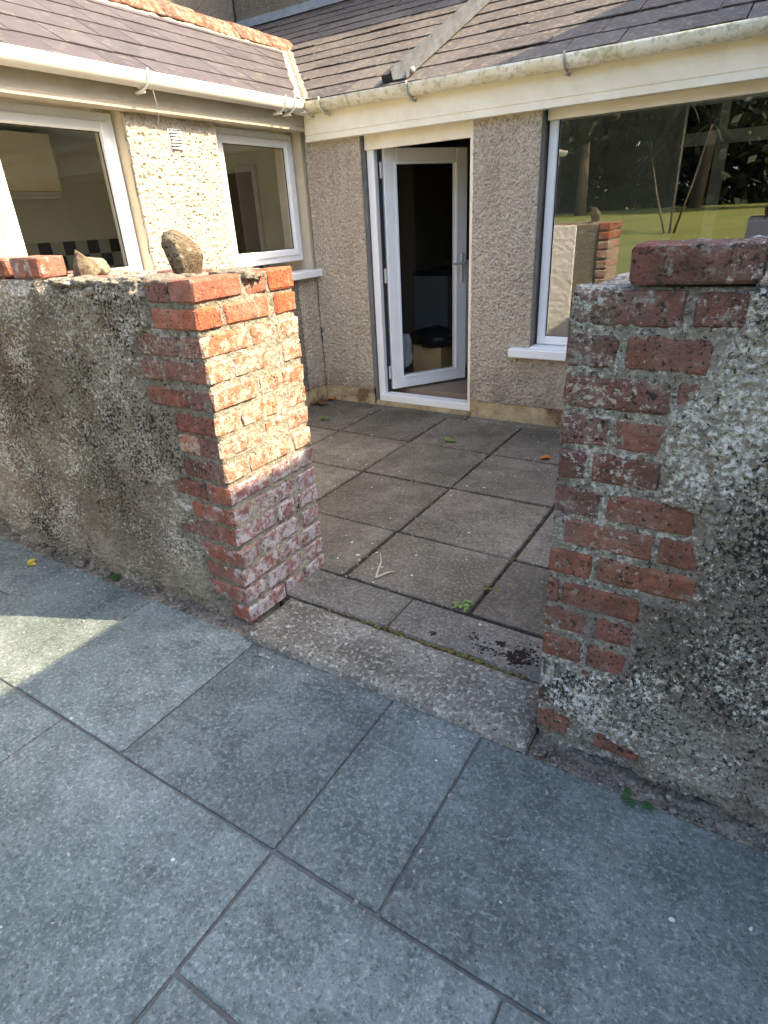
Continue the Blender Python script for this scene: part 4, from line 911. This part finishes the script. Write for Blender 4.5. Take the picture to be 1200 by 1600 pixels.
# ================================================================ GARDEN BEHIND THE CAMERA (seen in the big pane)
def tree(name, c, h, cr, n, leafmat, label, seed, leaf=.22, low=.35):
    root = empty(name, c, label, 'tree', None); r0 = random.Random(seed); bm = bmesh.new(); c = Vector(c)
    top = c + Vector((r0.uniform(-.4, .4), r0.uniform(-.4, .4), h * .75)); bm_tube(bm, [c - Vector((0, 0, .1)), c + (top - c) * .35 + Vector((.15, .1, 0)), top], [.045 * h * .6, .03 * h * .6, .01 * h], 10)
    ends = []
    for i in range(11):
        a = i * 2.4; t = r0.uniform(.3, .95); b = c + (top - c) * t; e = b + Vector((math.cos(a) * cr * r0.uniform(.5, .95), math.sin(a) * cr * r0.uniform(.5, .95), h * r0.uniform(.05, .28)))
        bm_tube(bm, [b, (b + e) / 2 + Vector((0, 0, .2)), e], [.02 * h * .4, .012 * h * .4, .02], 6); ends += [e, (b + e) / 2]
    bmobj('trunk', bm, 'bark', root, True)
    R = np.random.default_rng(seed); cl = np.array([e[:] for e in ends] + [top[:]]); k = R.integers(0, len(cl), n)
    g = R.normal(size=(n, 3)); g /= np.linalg.norm(g, axis=1)[:, None]; g *= (R.random(n) ** .5)[:, None] * np.array([cr * .38, cr * .38, cr * .30])
    P = cl[k] + g; P[:, 2] = np.maximum(P[:, 2], c.z + h * low * .5)
    A = R.normal(size=(n, 3)); A /= np.linalg.norm(A, axis=1)[:, None]; B = np.cross(A, R.normal(size=(n, 3))); B /= np.linalg.norm(B, axis=1)[:, None]
    s = leaf * R.uniform(.5, 1.1, n)[:, None]
    V = np.stack([P - A * s, P + B * s * .45, P + A * s, P - B * s * .45], 1).reshape(-1, 3); F = np.arange(n * 4).reshape(-1, 4)
    link('crown', mesh_np('crown', V, F, False), leafmat, root)
tree('broadleaf_tree', (-4.5, -24, 1.1), 9.5, 3.6, 5200, 'leaf_d', 'dark broadleaf tree at the left of the lawn behind the viewer', 1)
tree('broadleaf_tree', (-.5, -27, 1.1), 11, 4.2, 6000, 'leaf_d', 'tallest dark tree in the middle of the garden behind the viewer', 2)
tree('broadleaf_tree', (3.6, -23, 1.1), 9, 3.4, 5200, 'leaf_d', 'dense dark tree at the right of the lawn behind the viewer', 3)
cp = empty('cabbage_palm', (.9, -12, .80), 'spiky cabbage palm with slim stems on the lawn', 'tree')
st = bmesh.new(); lv = bmesh.new(); r0 = random.Random(4)
for i, (dx, dy, hh) in enumerate(((.0, .0, 2.6), (.25, .1, 2.1), (-.28, -.1, 1.6))):
    tip = Vector((.9 + dx * 2.2, -12 + dy, .8 + hh)); bm_tube(st, [(.9 + dx * .3, -12, .75), (.9 + dx * 1.4, -12 + dy, .8 + hh * .5), tip], [.026, .02, .016], 8)
    for k in range(46): leafmesh(lv, tip, r0.uniform(.45, .75), .035, r0.uniform(0, 6.28), r0.uniform(-.5, 1.3), .35)
bmobj('trunk', st, 'bark', cp, True); bmobj('crown', lv, 'leaf_d', cp, True)
hb = np.random.default_rng(6); n = 26000
P = np.stack([hb.uniform(-18, 14, n), hb.normal(-31, .8, n), 1.1 + 6.0 * hb.random(n) ** .8], -1); A = hb.normal(size=(n, 3)); A /= np.linalg.norm(A, axis=1)[:, None]; B = np.cross(A, hb.normal(size=(n, 3))); B /= np.linalg.norm(B, axis=1)[:, None]
V = np.stack([P - A * .3, P + B * .16, P + A * .3, P - B * .16], 1).reshape(-1, 3)
hd_ = link('hedge', mesh_np('hedge', V, np.arange(n * 4).reshape(-1, 4), False), 'leaf_d', None, label='dark evergreen hedge closing the far end of the garden', category='hedge')
